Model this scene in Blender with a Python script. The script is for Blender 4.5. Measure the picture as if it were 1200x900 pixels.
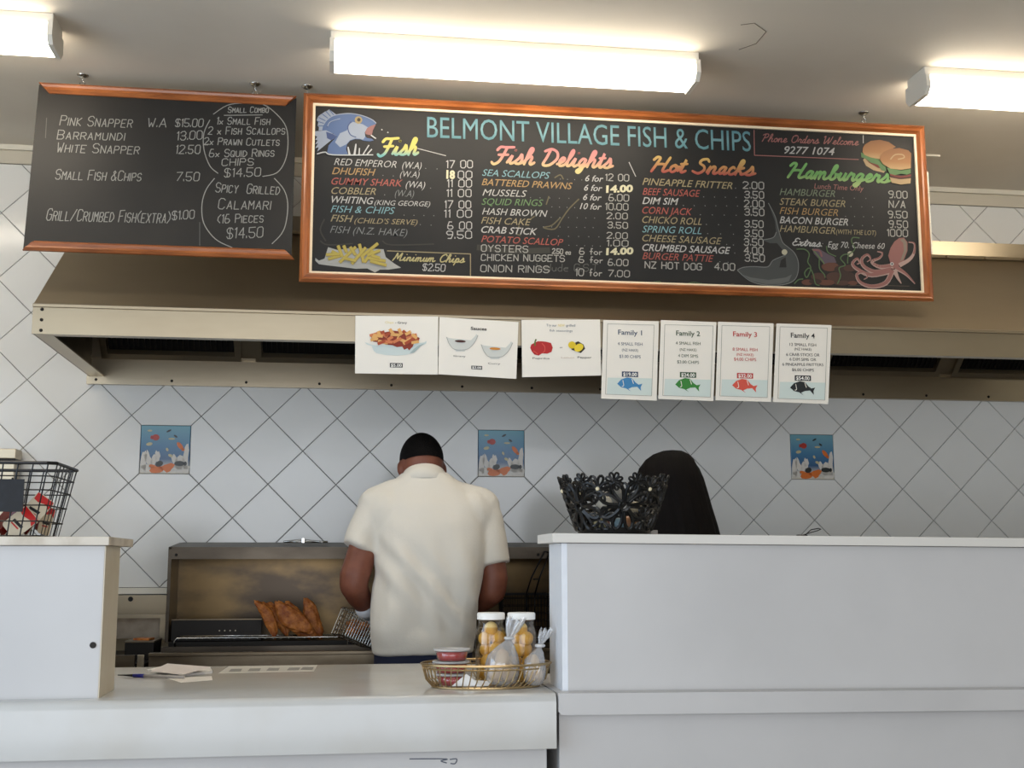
import bpy, bmesh, math, random
import numpy as np
from mathutils import Vector, Matrix, noise

for o in list(bpy.data.objects): bpy.data.objects.remove(o)
S = bpy.context.scene
COL = S.collection
random.seed(7)

# ------------------------------------------------------------------ camera
F = 1409.0
YAW, PITCH, ROLL = [math.radians(a) for a in (8.28, 8.41, -0.08)]
C = np.array([-.703, -5.159, 1.35])
def _axes():
    cy, sy, cp, sp = math.cos(YAW), math.sin(YAW), math.cos(PITCH), math.sin(PITCH)
    w = np.array([sy*cp, cy*cp, sp]); r = np.array([cy, -sy, 0]); u = np.cross(r, w)
    c, s = math.cos(ROLL), math.sin(ROLL)
    return c*r+s*u, -s*r+c*u, w
R_, U_, W_ = _axes()
def ray(x, y): return (x-600)/F*R_-(y-450)/F*U_+W_
def onY(x, y, Y): d = ray(x, y); return Vector(C+(Y-C[1])/d[1]*d)
def onZ(x, y, Z): d = ray(x, y); return Vector(C+(Z-C[2])/d[2]*d)
cd = bpy.data.cameras.new('camera'); cam = bpy.data.objects.new('camera', cd); COL.objects.link(cam)
cd.sensor_width = 36; cd.lens = F/1200*36; cd.clip_start = .05
m4 = Matrix.Identity(4)
for i in range(3):
    m4[i][0], m4[i][1], m4[i][2], m4[i][3] = R_[i], U_[i], -W_[i], C[i]
cam.matrix_world = m4
S.camera = cam

# ------------------------------------------------------------------ world, daylight, exposure
wd = bpy.data.worlds.new('world'); S.world = wd; wd.use_nodes = True
bg = wd.node_tree.nodes['Background']; bg.inputs[0].default_value = (.62, .72, .9, 1); bg.inputs[1].default_value = 1.0
S.view_settings.view_transform = 'Standard'; S.view_settings.look = 'None'
S.view_settings.gamma = 1; S.view_settings.use_curve_mapping = False
S.view_settings.exposure = 0.0
def area(name, loc, rot, sx, sy, power, col):
    l = bpy.data.lights.new(name, 'AREA'); l.shape = 'RECTANGLE'; l.size = sx; l.size_y = sy; l.energy = power; l.color = col
    o = bpy.data.objects.new(name, l); COL.objects.link(o); o.location = loc; o.rotation_euler = rot
    return o
# daylight entering through the shop window in the left wall of the customer area
area('window_daylight', (-3.28, -4.2, 1.6), (0, math.radians(-90), 0), 2.2, 4.0, 74, (.66, .82, 1.0))
# and through the glazed shopfront behind the camera
area('shopfront_daylight', (-.6, -8.45, 1.5), (math.radians(90), 0, 0), 5.2, 2.3, 146, (.93, .96, 1.0))

# ------------------------------------------------------------------ materials
def lin(c):
    return tuple(((v/255)/12.92 if v/255 <= .04045 else ((v/255+.055)/1.055)**2.4) for v in c)
MATS = {}
def mat(name, rgb=None, rough=.5, metal=0., noise_=None, bump=None, spec=None, trans=0, ior=1.45, emit=None, coat=0, sheen=0, ramp=None, alpha=None, stretch=None, transl=None):
    if name in MATS: return MATS[name]
    m = bpy.data.materials.new(name); m.use_nodes = True; MATS[name] = m
    nt = m.node_tree; b = nt.nodes['Principled BSDF']
    c = lin(rgb) if rgb else (1, 1, 1)
    b.inputs['Base Color'].default_value = (*c, 1); b.inputs['Roughness'].default_value = rough; b.inputs['Metallic'].default_value = metal
    m.diffuse_color = (*c, 1)
    if spec is not None: b.inputs['Specular IOR Level'].default_value = spec
    b.inputs['IOR'].default_value = ior
    if trans: b.inputs['Transmission Weight'].default_value = trans
    if coat: b.inputs['Coat Weight'].default_value = coat; b.inputs['Coat Roughness'].default_value = .15
    if sheen: b.inputs['Sheen Weight'].default_value = sheen
    if emit: b.inputs['Emission Color'].default_value = (*emit[0], 1); b.inputs['Emission Strength'].default_value = emit[1]
    if alpha is not None: b.inputs['Alpha'].default_value = alpha
    if noise_ or bump or stretch:
        tc = nt.nodes.new('ShaderNodeTexCoord'); mp = nt.nodes.new('ShaderNodeMapping')
        nt.links.new(tc.outputs['Object'], mp.inputs[0])
        if stretch: mp.inputs['Scale'].default_value = stretch
    if noise_:      # (scale, rgb2, lo, hi)
        n = nt.nodes.new('ShaderNodeTexNoise'); n.inputs['Scale'].default_value = noise_[0]; n.inputs['Detail'].default_value = 5
        nt.links.new(mp.outputs[0], n.inputs['Vector'])
        r = nt.nodes.new('ShaderNodeValToRGB'); r.color_ramp.elements[0].position = noise_[2]; r.color_ramp.elements[1].position = noise_[3]
        r.color_ramp.elements[0].color = (*c, 1); r.color_ramp.elements[1].color = (*lin(noise_[1]), 1)
        nt.links.new(n.outputs['Fac'], r.inputs[0]); nt.links.new(r.outputs[0], b.inputs['Base Color'])
    if bump:        # (scale, strength)
        n = nt.nodes.new('ShaderNodeTexNoise'); n.inputs['Scale'].default_value = bump[0]; n.inputs['Detail'].default_value = 4
        nt.links.new(mp.outputs[0], n.inputs['Vector'])
        bm_ = nt.nodes.new('ShaderNodeBump'); bm_.inputs['Strength'].default_value = bump[1]; bm_.inputs['Distance'].default_value = .01
        nt.links.new(n.outputs['Fac'], bm_.inputs['Height']); nt.links.new(bm_.outputs[0], b.inputs['Normal'])
    if ramp:        # colour bands up the painted thing: [(pos, rgb)...]
        tc = nt.nodes.new('ShaderNodeTexCoord'); sp = nt.nodes.new('ShaderNodeSeparateXYZ'); nt.links.new(tc.outputs['Generated'], sp.inputs[0])
        r = nt.nodes.new('ShaderNodeValToRGB')
        els = r.color_ramp.elements
        if name.startswith('paint_'): ramp = [(p, tuple((v*.85+sum(cc)/3*.15)*.82 for v in cc)) for p, cc in ramp]
        els[0].position = ramp[0][0]; els[0].color = (*lin(ramp[0][1]), 1)
        els[1].position = ramp[-1][0]; els[1].color = (*lin(ramp[-1][1]), 1)
        for p, cc in ramp[1:-1]:
            e = els.new(p); e.color = (*lin(cc), 1)
        nt.links.new(sp.outputs['Z'], r.inputs[0]); nt.links.new(r.outputs[0], b.inputs['Base Color'])
    return m
def thin_clear(name, tint, gloss=.12, rough=.05, haze=0.):
    if name in MATS: return MATS[name]
    m = bpy.data.materials.new(name); m.use_nodes = True; MATS[name] = m
    nt = m.node_tree; nt.nodes.remove(nt.nodes['Principled BSDF']); out = nt.nodes['Material Output']
    t = nt.nodes.new('ShaderNodeBsdfTransparent'); t.inputs[0].default_value = (*tint, 1)
    g = nt.nodes.new('ShaderNodeBsdfGlossy'); g.inputs['Roughness'].default_value = rough
    fr = nt.nodes.new('ShaderNodeLayerWeight'); fr.inputs[0].default_value = .25
    ma = nt.nodes.new('ShaderNodeMath'); ma.operation = 'MULTIPLY_ADD'; ma.inputs[1].default_value = .6; ma.inputs[2].default_value = gloss
    nt.links.new(fr.outputs['Facing'], ma.inputs[0])
    mx = nt.nodes.new('ShaderNodeMixShader'); nt.links.new(ma.outputs[0], mx.inputs[0]); nt.links.new(t.outputs[0], mx.inputs[1]); nt.links.new(g.outputs[0], mx.inputs[2])
    last = mx
    if haze:
        d = nt.nodes.new('ShaderNodeBsdfDiffuse'); d.inputs[0].default_value = (.8, .8, .8, 1)
        m2 = nt.nodes.new('ShaderNodeMixShader'); m2.inputs[0].default_value = haze
        nt.links.new(mx.outputs[0], m2.inputs[1]); nt.links.new(d.outputs[0], m2.inputs[2]); last = m2
    nt.links.new(last.outputs[0], out.inputs['Surface'])
    return m
M_tile = mat('glazed_white_tile', (232, 232, 228), .13, noise_=(1.3, (222, 221, 216), .35, .7), bump=(9, .05))
M_grout = mat('grey_grout', (112, 110, 106), .9)
M_ceil = mat('ceiling_paint', (226, 218, 204), .75, noise_=(1.1, (212, 202, 186), .45, .72), bump=(3, .06))
M_paint = mat('wall_paint', (206, 198, 180), .7)
M_trim = mat('trim_paint', (226, 220, 204), .5)
M_lam = mat('white_laminate', (200, 198, 196), .32, noise_=(2.2, (192, 190, 188), .4, .7))
M_lamc = mat('cream_laminate', (216, 206, 186), .38, noise_=(6, (202, 190, 166), .4, .7))
M_cap = mat('worn_edging', (212, 202, 186), .45, noise_=(14, (172, 158, 138), .42, .75))
M_capw = mat('white_edging', (220, 216, 208), .4)
M_top = mat('counter_top_laminate', (198, 197, 193), .16, noise_=(5, (192, 189, 182), .4, .7))
M_floor = mat('floor_tile', (120, 112, 102), .4, noise_=(8, (100, 94, 88), .4, .6))
M_ss = mat('brushed_steel', (178, 165, 142), .32, .95, noise_=(2.2, (166, 152, 129), .35, .75), stretch=(.7, 1, 1.6), bump=(30, .02))
M_ssd = mat('greasy_steel', (128, 116, 98), .36, .9, noise_=(4, (92, 80, 64), .35, .7), stretch=(1, 1, 3))
M_ssg = mat('oily_steel_back', (104, 86, 60), .32, .92, noise_=(3.2, (62, 54, 46), .38, .62), stretch=(1.2, 1, 2.2))
M_fry = mat('dark_fryer_steel', (88, 80, 70), .38, .9, noise_=(4, (62, 55, 48), .35, .7), stretch=(1, 1, 3))  # darker steel for the splashback casing and vat divider
M_dark = mat('blackened_steel', (34, 31, 28), .45, .6)
M_filter = mat('baffle_black', (20, 20, 20), .6, .3)
M_chrome = mat('chrome_wire', (200, 198, 192), .22, 1.)
M_wireb = mat('black_coated_wire', (14, 14, 15), .38, .2)
M_gold = mat('gold_wire', (176, 152, 112), .36, .9)
M_wood = mat('stained_timber', (172, 100, 50), .34, noise_=(5, (124, 66, 28), .35, .7), stretch=(1.2, 6, 6), coat=.4)
M_woodv = mat('stained_timber_upright', (170, 98, 48), .34, noise_=(5, (122, 64, 28), .35, .7), stretch=(6, 6, 1.2), coat=.4)
M_liner = mat('board_liner', (232, 214, 182), .5)
M_cb = mat('chalkboard', (14, 13, 12), .6, noise_=(4, (24, 22, 20), .4, .75))
M_cb2 = mat('chalkboard_faded', (34, 32, 29), .55, noise_=(3.5, (44, 41, 37), .4, .75))
M_chalk = mat('chalk_white', (150, 148, 142), .9)
M_chalkd = mat('chalk_grey', (104, 102, 98), .9)
M_paper = mat('laminated_paper', (236, 231, 220), .3)
M_black = mat('black_print', (18, 18, 18), .6)
M_white = mat('white_plastic', (240, 238, 232), .35)

# ------------------------------------------------------------------ mesh helpers
ORG = {}
def link_mesh(name, verts, faces, material, parent=None, smooth=False, loc=None):
    org = ORG[parent.name] if parent else (Vector(loc) if loc else Vector((0, 0, 0)))
    me = bpy.data.meshes.new(name)
    me.from_pydata([Vector(v)-org for v in verts], [], faces)
    me.materials.append(material)
    if smooth:
        me.polygons.foreach_set('use_smooth', [True]*len(me.polygons))
    me.update()
    o = bpy.data.objects.new(name, me); COL.objects.link(o)
    if parent: o.parent = parent
    else: o.location = org
    ORG[o.name] = org
    return o
def tag(o, label, cat, group=None):
    o['label'] = label; o['category'] = cat
    if group: o['group'] = group
    return o
def struct(o): o['kind'] = 'structure'; return o
def thing(name, label, cat, loc, group=None):
    o = bpy.data.objects.new(name, None); COL.objects.link(o); o.location = loc; o.empty_display_size = .05
    ORG[o.name] = Vector(loc)
    return tag(o, label, cat, group)
class MB:
    def __init__(s): s.v = []; s.f = []
    def add(s, v, f):
        n = len(s.v); s.v += [Vector(p) for p in v]; s.f += [tuple(i+n for i in q) for q in f]; return s
    def box(s, x0, x1, y0, y1, z0, z1, bev=0.):
        if not bev:
            return s.add([(x, y, z) for x in (x0, x1) for y in (y0, y1) for z in (z0, z1)],
                         [(0, 1, 3, 2), (4, 6, 7, 5), (0, 4, 5, 1), (2, 3, 7, 6), (0, 2, 6, 4), (1, 5, 7, 3)])
        bm = bmesh.new(); bmesh.ops.create_cube(bm, size=1)
        for v in bm.verts: v.co = Vector(((x0+x1)/2+v.co.x*(x1-x0), (y0+y1)/2+v.co.y*(y1-y0), (z0+z1)/2+v.co.z*(z1-z0)))
        bmesh.ops.bevel(bm, geom=list(bm.edges), offset=bev, segments=2, affect='EDGES', profile=.6)
        return s.bm(bm)
    def bm(s, bm, M=None):
        bm.verts.index_update()
        s.add([(M @ v.co if M else v.co) for v in bm.verts], [[v.index for v in f.verts] for f in bm.faces]); bm.free(); return s
    def prism_x(s, yz, x0, x1):
        n = len(yz)
        v = [(x0, y, z) for y, z in yz]+[(x1, y, z) for y, z in yz]
        return s.add(v, [tuple(range(n)), tuple(range(2*n-1, n-1, -1))]+[(i, i+n, (i+1) % n+n, (i+1) % n) for i in range(n)])
    def prism_y(s, xz, y0, y1):
        n = len(xz)
        v = [(x, y0, z) for x, z in xz]+[(x, y1, z) for x, z in xz]
        return s.add(v, [tuple(range(n)), tuple(range(2*n-1, n-1, -1))]+[(i, i+n, (i+1) % n+n, (i+1) % n) for i in range(n)])
    def prism_z(s, xy, z0, z1):
        n = len(xy)
        v = [(x, y, z0) for x, y in xy]+[(x, y, z1) for x, y in xy]
        return s.add(v, [tuple(range(n))[::-1], tuple(range(n, 2*n))]+[(i, (i+1) % n, (i+1) % n+n, i+n) for i in range(n)])
    def tube(s, pts, r, seg=6, closed=False, r2=None, caps=True):
        pts = [Vector(p) for p in pts]; n = len(pts)
        rr = r if isinstance(r, (list, tuple)) else [r]*n
        rb = r2 if isinstance(r2, (list, tuple)) else ([r2]*n if r2 else rr)
        rings = []; ref = None
        for i in range(n):
            a = pts[(i-1) % n] if (closed or i > 0) else pts[i]
            b = pts[(i+1) % n] if (closed or i < n-1) else pts[i]
            t = (b-a).normalized() if (b-a).length > 1e-9 else Vector((0, 0, 1))
            if ref is None:
                ref = Vector((0, 0, 1)) if abs(t.z) < .9 else Vector((1, 0, 0))
            e1 = (ref-t*ref.dot(t))
            e1 = e1.normalized() if e1.length > 1e-6 else t.orthogonal().normalized()
            ref = e1; e2 = t.cross(e1)
            rings.append([pts[i]+e1*math.cos(k*2*math.pi/seg)*rr[i]+e2*math.sin(k*2*math.pi/seg)*rb[i] for k in range(seg)])
        v = [p for q in rings for p in q]; f = []
        m = n if closed else n-1
        for i in range(m):
            j = (i+1) % n
            for k in range(seg):
                l = (k+1) % seg; f.append((i*seg+k, i*seg+l, j*seg+l, j*seg+k))
        if not closed and caps: f += [tuple(range(seg))[::-1], tuple((n-1)*seg+k for k in range(seg))]
        return s.add(v, f)
    def lathe(s, prof, cx, cy, seg=24, sx=1, sy=1):
        n = len(prof); v = []; f = []
        for r, z in prof:
            for k in range(seg):
                a = 2*math.pi*k/seg; v.append((cx+r*sx*math.cos(a), cy+r*sy*math.sin(a), z))
        for i in range(n-1):
            for k in range(seg):
                l = (k+1) % seg; f.append((i*seg+k, i*seg+l, (i+1)*seg+l, (i+1)*seg+k))
        if prof[0][0] > 1e-5: f.append(tuple(range(seg))[::-1])
        if prof[-1][0] > 1e-5: f.append(tuple((n-1)*seg+k for k in range(seg)))
        return s.add(v, f)
    def ell(s, c, rx, ry, rz, seg=16, rings=10, M=None):
        bm = bmesh.new(); bmesh.ops.create_uvsphere(bm, u_segments=seg, v_segments=rings, radius=1)
        T = Matrix.Translation(Vector(c)) @ (M.to_4x4() if M else Matrix.Identity(4)) @ Matrix.Diagonal((rx, ry, rz, 1))
        return s.bm(bm, T)
    def limb(s, pts, radii, seg=14):
        """closed tapering limb with rounded ends; radii (a,b) per point"""
        P = [Vector(p) for p in pts]; ra = [q if isinstance(q, tuple) else (q, q) for q in radii]
        d0 = (P[0]-P[1]).normalized(); d1 = (P[-1]-P[-2]).normalized()
        pp = []; aa = []
        for t in (.98, .8, .45): k = math.sqrt(1-t*t); pp.append(P[0]+d0*max(ra[0])*t); aa.append((ra[0][0]*k, ra[0][1]*k))
        pp += P; aa += ra
        for t in (.45, .8, .98): k = math.sqrt(1-t*t); pp.append(P[-1]+d1*max(ra[-1])*t); aa.append((ra[-1][0]*k, ra[-1][1]*k))
        return s.tube(pp, [a for a, b in aa], seg, r2=[b for a, b in aa])
    def build(s, name, material, parent=None, smooth=False, loc=None):
        return link_mesh(name, s.v, s.f, material, parent, smooth, loc)
def auto_smooth(o, ang=40):
    me = o.data
    bm = bmesh.new(); bm.from_mesh(me)
    for f in bm.faces: f.smooth = True
    for e in bm.edges:
        if len(e.link_faces) == 2 and e.calc_face_angle(0) > math.radians(ang): e.smooth = False
    bm.to_mesh(me); bm.free(); return o
def fused(name, mb, material, parent, voxel=.008, smooth=8, disp=None):
    me = bpy.data.meshes.new('tmp'); org = ORG[parent.name]
    me.from_pydata([v-org for v in mb.v], [], mb.f)
    o = bpy.data.objects.new('tmp', me); COL.objects.link(o)
    r = o.modifiers.new('r', 'REMESH'); r.mode = 'VOXEL'; r.voxel_size = voxel
    sm = o.modifiers.new('s', 'SMOOTH'); sm.iterations = smooth; sm.factor = .5
    dg = bpy.context.evaluated_depsgraph_get(); dg.update()
    nm = bpy.data.meshes.new_from_object(o.evaluated_get(dg)); nm.name = name
    bpy.data.objects.remove(o)
    nm.materials.clear(); nm.materials.append(material)
    if disp:
        new = [disp(v.co+org, v.normal)-org for v in nm.vertices]
        for v, c_ in zip(nm.vertices, new): v.co = c_
        bm = bmesh.new(); bm.from_mesh(nm)
        for _ in range(3): bmesh.ops.smooth_vert(bm, verts=bm.verts, factor=.5, use_axis_x=True, use_axis_y=True, use_axis_z=True)
        bm.to_mesh(nm); bm.free()
    nm.polygons.foreach_set('use_smooth', [True]*len(nm.polygons)); nm.update()
    p = bpy.data.objects.new(name, nm); COL.objects.link(p); p.parent = parent; ORG[p.name] = org
    return p
def tree(o, parent=None):
    c = o.copy(); COL.objects.link(c); c.parent = parent
    for ch in [x for x in bpy.data.objects if x.parent == o]: tree(ch, c)
    return c

# ------------------------------------------------------------------ flat print on a plane (posters, boards)
class Plane:
    def __init__(s, o, ex, ez):
        s.o = Vector(o); s.ex = Vector(ex).normalized(); s.ez = Vector(ez).normalized(); s.n = s.ex.cross(s.ez).normalized()
        if s.n.y > 0: s.n = -s.n
    def px(s, x, y):
        d = Vector(ray(x, y)); c = Vector(C); t = (s.o-c).dot(s.n)/d.dot(s.n)
        q = c+d*t-s.o; return q.dot(s.ex), q.dot(s.ez)
    def pt(s, u, v, d): return s.o+s.ex*u+s.ez*v+s.n*d
LAYER = .0007
def ribbon(mb, pl, q, hw, depth):
    for i in range(len(q)-1):
        a, b = q[i], q[i+1]; d = b-a
        if d.length < 1e-6: continue
        d = d.normalized(); nn = Vector((-d.y, d.x)); e = .35 if len(q) > 2 else 0; k = depth+(RC[0] % 31)*2.5e-5; RC[0] += 1
        A_, B_ = Vector(a[:2])-d.to_2d()*hw[i]*e, Vector(b[:2])+d.to_2d()*hw[i+1]*e
        mb.add([pl.pt(p.x, p.y, k) for p in (A_+nn*hw[i], A_-nn*hw[i], B_-nn*hw[i+1], B_+nn*hw[i+1])], [(0, 1, 2, 3)])
RC = [0]
class Art:
    """a frame of zoomed photo coordinates on a plane, for flat painted marks"""
    def __init__(s, plane, x0, y0, k, parent): s.pl, s.x0, s.y0, s.k, s.parent = plane, x0, y0, k, parent
    def uv(s, x, y): return s.pl.px(s.x0+x/s.k, s.y0+y/s.k)
    def poly(s, name, pts, material, layer=1):
        bm = bmesh.new(); vs = [bm.verts.new(s.pl.pt(*s.uv(x, y), layer*LAYER)) for x, y in pts]
        f = bm.faces.new(vs); f.normal_update(); bmesh.ops.triangulate(bm, faces=[f]); bm.normal_update()
        mb = MB().bm(bm)
        return mb.build(name, material, s.parent)
    def ellipse(s, name, cx, cy, rx, ry, material, layer=1, n=20, rot=0):
        c, q = math.cos(rot), math.sin(rot)
        return s.poly(name, [(cx+rx*math.cos(a)*c-ry*math.sin(a)*q, cy+rx*math.cos(a)*q+ry*math.sin(a)*c) for a in [2*math.pi*i/n for i in range(n)]], material, layer)
    def strokes(s, name, paths, w, material, layer=1, taper=False, smooth=True):
        if len(paths) == 2:
            s.strokes(name, paths[:1], w, material, layer, taper, smooth); paths = paths[1:]
        mb = MB()
        for pts in paths:
            q = [Vector((*s.uv(x, y), 0)) for x, y in pts]
            if smooth and len(q) > 2:
                z = []
                for i in range(len(q)-1):
                    a, b, c, d = q[max(i-1, 0)], q[i], q[i+1], q[min(i+2, len(q)-1)]
                    for t in (0, .25, .5, .75):
                        z.append(.5*((2*b)+(c-a)*t+(2*a-5*b+4*c-d)*t*t+(3*b-a-3*c+d)*t**3))
                q = z+[q[-1]]
            n = len(q); u0 = s.uv(0, 0); u1 = s.uv(1, 0); mpp = abs(u1[0]-u0[0])
            ribbon(mb, s.pl, q, [w*mpp/2*((1-.85*i/max(1, n-1)) if taper else 1) for i in range(n)], layer*LAYER)
        return mb.build(name, material, s.parent)
    def _place(s, x0, y0, x1, y1, h):
        a = Vector(s.uv(x0, y0)); b = Vector(s.uv(x1, y1)); hh = abs(s.uv(x0, y0-h)[1]-a.y)
        d = b-a; L = d.length; d = d/L
        return a, d, Vector((-d.y, d.x)), L, hh
    def text(s, t, x0, y0, x1, y1, h, material, shear=0., bold=0., layer=2, name='lettering'):
        v, f = glyphs(t, shear, bold)
        a, e, n, L, hh = s._place(x0, y0, x1, y1, h)
        mx0 = min(p[0] for p in v); mx1 = max(p[0] for p in v)
        kx = L/(mx1-mx0)
        mb = MB().add([s.pl.pt(*(a+e*((p[0]-mx0)*kx)+n*(p[1]/CAP*hh)), layer*LAYER) for p in v], f)
        return mb.build(name, material, s.parent)
    def chalk(s, t, x0, y0, x1, y1, h, w=3.6, material=None, small=.75, layer=2, shear=.12, name='chalk_writing'):
        """single-stroke hand lettering; lower-case input gives small capitals unless marked"""
        a, e, n, L, hh = s._place(x0, y0, x1, y1, h)
        rnd = random.Random(t+str(x0)); x = 0; segs = []
        for ch in t:
            if ch == ' ': x += 3.4; continue
            big = not ch.islower()
            g = STROKE.get(ch.upper() if ch.upper() in STROKE and ch not in LOW else ch, STROKE.get(ch, '20 21'))
            k = 1 if big or ch in LOW else small
            wid = max(int(p[0]) for p in g.replace('|', ' ').split())-min(int(p[0]) for p in g.replace('|', ' ').split())
            mn = min(int(p[0]) for p in g.replace('|', ' ').split())
            for pl in g.split('|'):
                segs.append([((x+(int(p[0])-mn)*k+rnd.uniform(-.12, .12)), int(p[1])*k+rnd.uniform(-.14, .14)) for p in pl.split()])
            x += wid*k+1.55
        tot = max(p[0] for q in segs for p in q); kx = L/tot
        u0 = s.uv(0, 0); u1 = s.uv(1, 0); hw = w*abs(u1[0]-u0[0])/2
        mb = MB()
        for q in segs:
            pp = [a+e*((px_)*kx+shear*(py/6*hh))+n*(py/6*hh) for px_, py in q]
            N = len(pp)
            for i in range(N-1):
                d = (pp[i+1]-pp[i])
                if d.length < 1e-7: continue
                d = d.normalized(); nn = Vector((-d.y, d.x))*hw
                A = pp[i]-d*hw*.6; B = pp[i+1]+d*hw*.6
                RC[0] += 1; mb.add([s.pl.pt(*p, layer*LAYER+(RC[0] % 7)*4e-5) for p in (A+nn, A-nn, B-nn, B+nn)], [(0, 1, 2, 3)])
        return mb.build(name, material or M_chalk, s.parent)
    def script(s, t, x0, y0, x1, y1, h, w, material, layer=2, name='heading_lettering', slant=.3):
        a, e, n, L, hh = s._place(x0, y0, x1, y1, h)
        x = 0; segs = []
        for ch in t:
            if ch == ' ': x += 2.2; continue
            wd, g = SCRIPT[ch]
            for pl in g.split('|'):
                v = [float(q) for q in pl.replace(',', ' ').split()]
                segs.append([(x+v[i]+slant*v[i+1], v[i+1]) for i in range(0, len(v), 2)])
            x += wd
        mn = min(p[0] for q in segs for p in q); kx = L/(max(p[0] for q in segs for p in q)-mn)
        hw = w*abs(s.uv(1, 0)[0]-s.uv(0, 0)[0])/2; mb = MB(); lay = 0
        for q in segs:
            q = [Vector((p[0], p[1])) for p in q]; z = []
            for i in range(len(q)-1):
                A_, B_, C_, D_ = q[max(i-1, 0)], q[i], q[i+1], q[min(i+2, len(q)-1)]
                for tt in (0, .2, .4, .6, .8): z.append(.5*((2*B_)+(C_-A_)*tt+(2*A_-5*B_+4*C_-D_)*tt*tt+(3*B_-A_-3*C_+D_)*tt**3))
            z.append(q[-1])
            pp = [a+e*((p.x-mn)*kx)+n*(p.y/6*hh) for p in z]
            N = len(pp); lay += .02
            ribbon(mb, s.pl, pp, [hw*(1 if 0 < i < N-1 else .8) for i in range(N)], (layer+lay)*LAYER)
            for c in (pp[0], pp[-1]):
                k_ = (layer+1.3+lay)*LAYER
                mb.add([s.pl.pt(c.x+hw*.9*math.cos(k*math.pi/4), c.y+hw*.9*math.sin(k*math.pi/4), k_) for k in range(8)], [tuple(range(8))])
        return mb.build(name, material, s.parent)
    def dots(s, x0, y0, x1, y1, n, material, w=4):
        mb = MB()
        for i in range(n):
            t = i/max(1, n-1); u, v = s.uv(x0+(x1-x0)*t, y0+(y1-y0)*t); r = w/2*abs(s.uv(1, 0)[0]-s.uv(0, 0)[0])
            mb.add([s.pl.pt(u+r*math.cos(a), v+r*math.sin(a), 2*LAYER) for a in [k*math.pi/3 for k in range(6)]], [tuple(range(6))])
        return mb.build('leader_dots', material, s.parent)
LOW = set('acefinorsldu')
STROKE = dict(A='00 26 40|12 32', B='00 06 36 45 44 33 03|33 42 41 30 00', C='45 36 16 05 01 10 30 41', D='00 06 26 44 42 20 00', E='46 06 00 40|03 33',
  F='46 06 00|03 33', G='45 36 16 05 01 10 30 41 43 23', H='00 06|40 46|03 43', I='20 26', J='46 41 30 10 01', K='00 06|46 03 40', L='06 00 40',
  M='00 06 23 46 40', N='00 06 40 46', O='16 05 01 10 30 41 45 36 16', P='00 06 36 45 44 33 03', Q='16 05 01 10 30 41 45 36 16|22 40', R='00 06 36 45 44 33 03|23 40',
  S='45 36 16 05 04 13 33 42 41 30 10 01', T='06 46|26 20', U='06 01 10 30 41 46', V='06 20 46', W='06 10 23 30 46', X='00 46|06 40', Y='06 23 46|23 20', Z='06 46 00 40')
STROKE.update({'0': '16 05 01 10 30 41 45 36 16', '1': '15 26 20', '2': '05 16 36 45 44 00 40', '3': '05 16 36 45 44 33 13|33 42 41 30 10 01', '4': '30 36 02 42',
  '5': '46 06 03 33 42 41 30 10 01', '6': '36 16 03 01 10 30 41 42 33 03', '7': '06 46 10', '8': '13 04 05 16 36 45 44 33 13 02 01 10 30 41 42 33', '9': '10 30 43 45 36 16 05 04 13 43',
  '.': '20 21', '(': '36 14 12 30', ')': '16 34 32 10', '$': '45 36 16 05 04 13 33 42 41 30 10 01|20 26', '&': '40 15 26 35 02 01 10 20 42', '/': '00 46', '*': '00 33|03 30',
  'a': '33 13 02 01 10 31|33 30', 'c': '33 13 02 01 10 30', 'e': '02 32 33 13 02 01 10 30', 'f': '36 26 25 20|13 33', 'i': '20 23|25 26', 'n': '00 03|02 13 23 32 30',
  'o': '13 02 01 10 20 31 32 23 13', 'r': '10 13|12 23 33', 's': '33 03 12 31 30 00', 'l': '26 20', 'd': '36 30 10 01 02 13 33', 'u': '03 01 10 20 31|33 30'})
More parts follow.
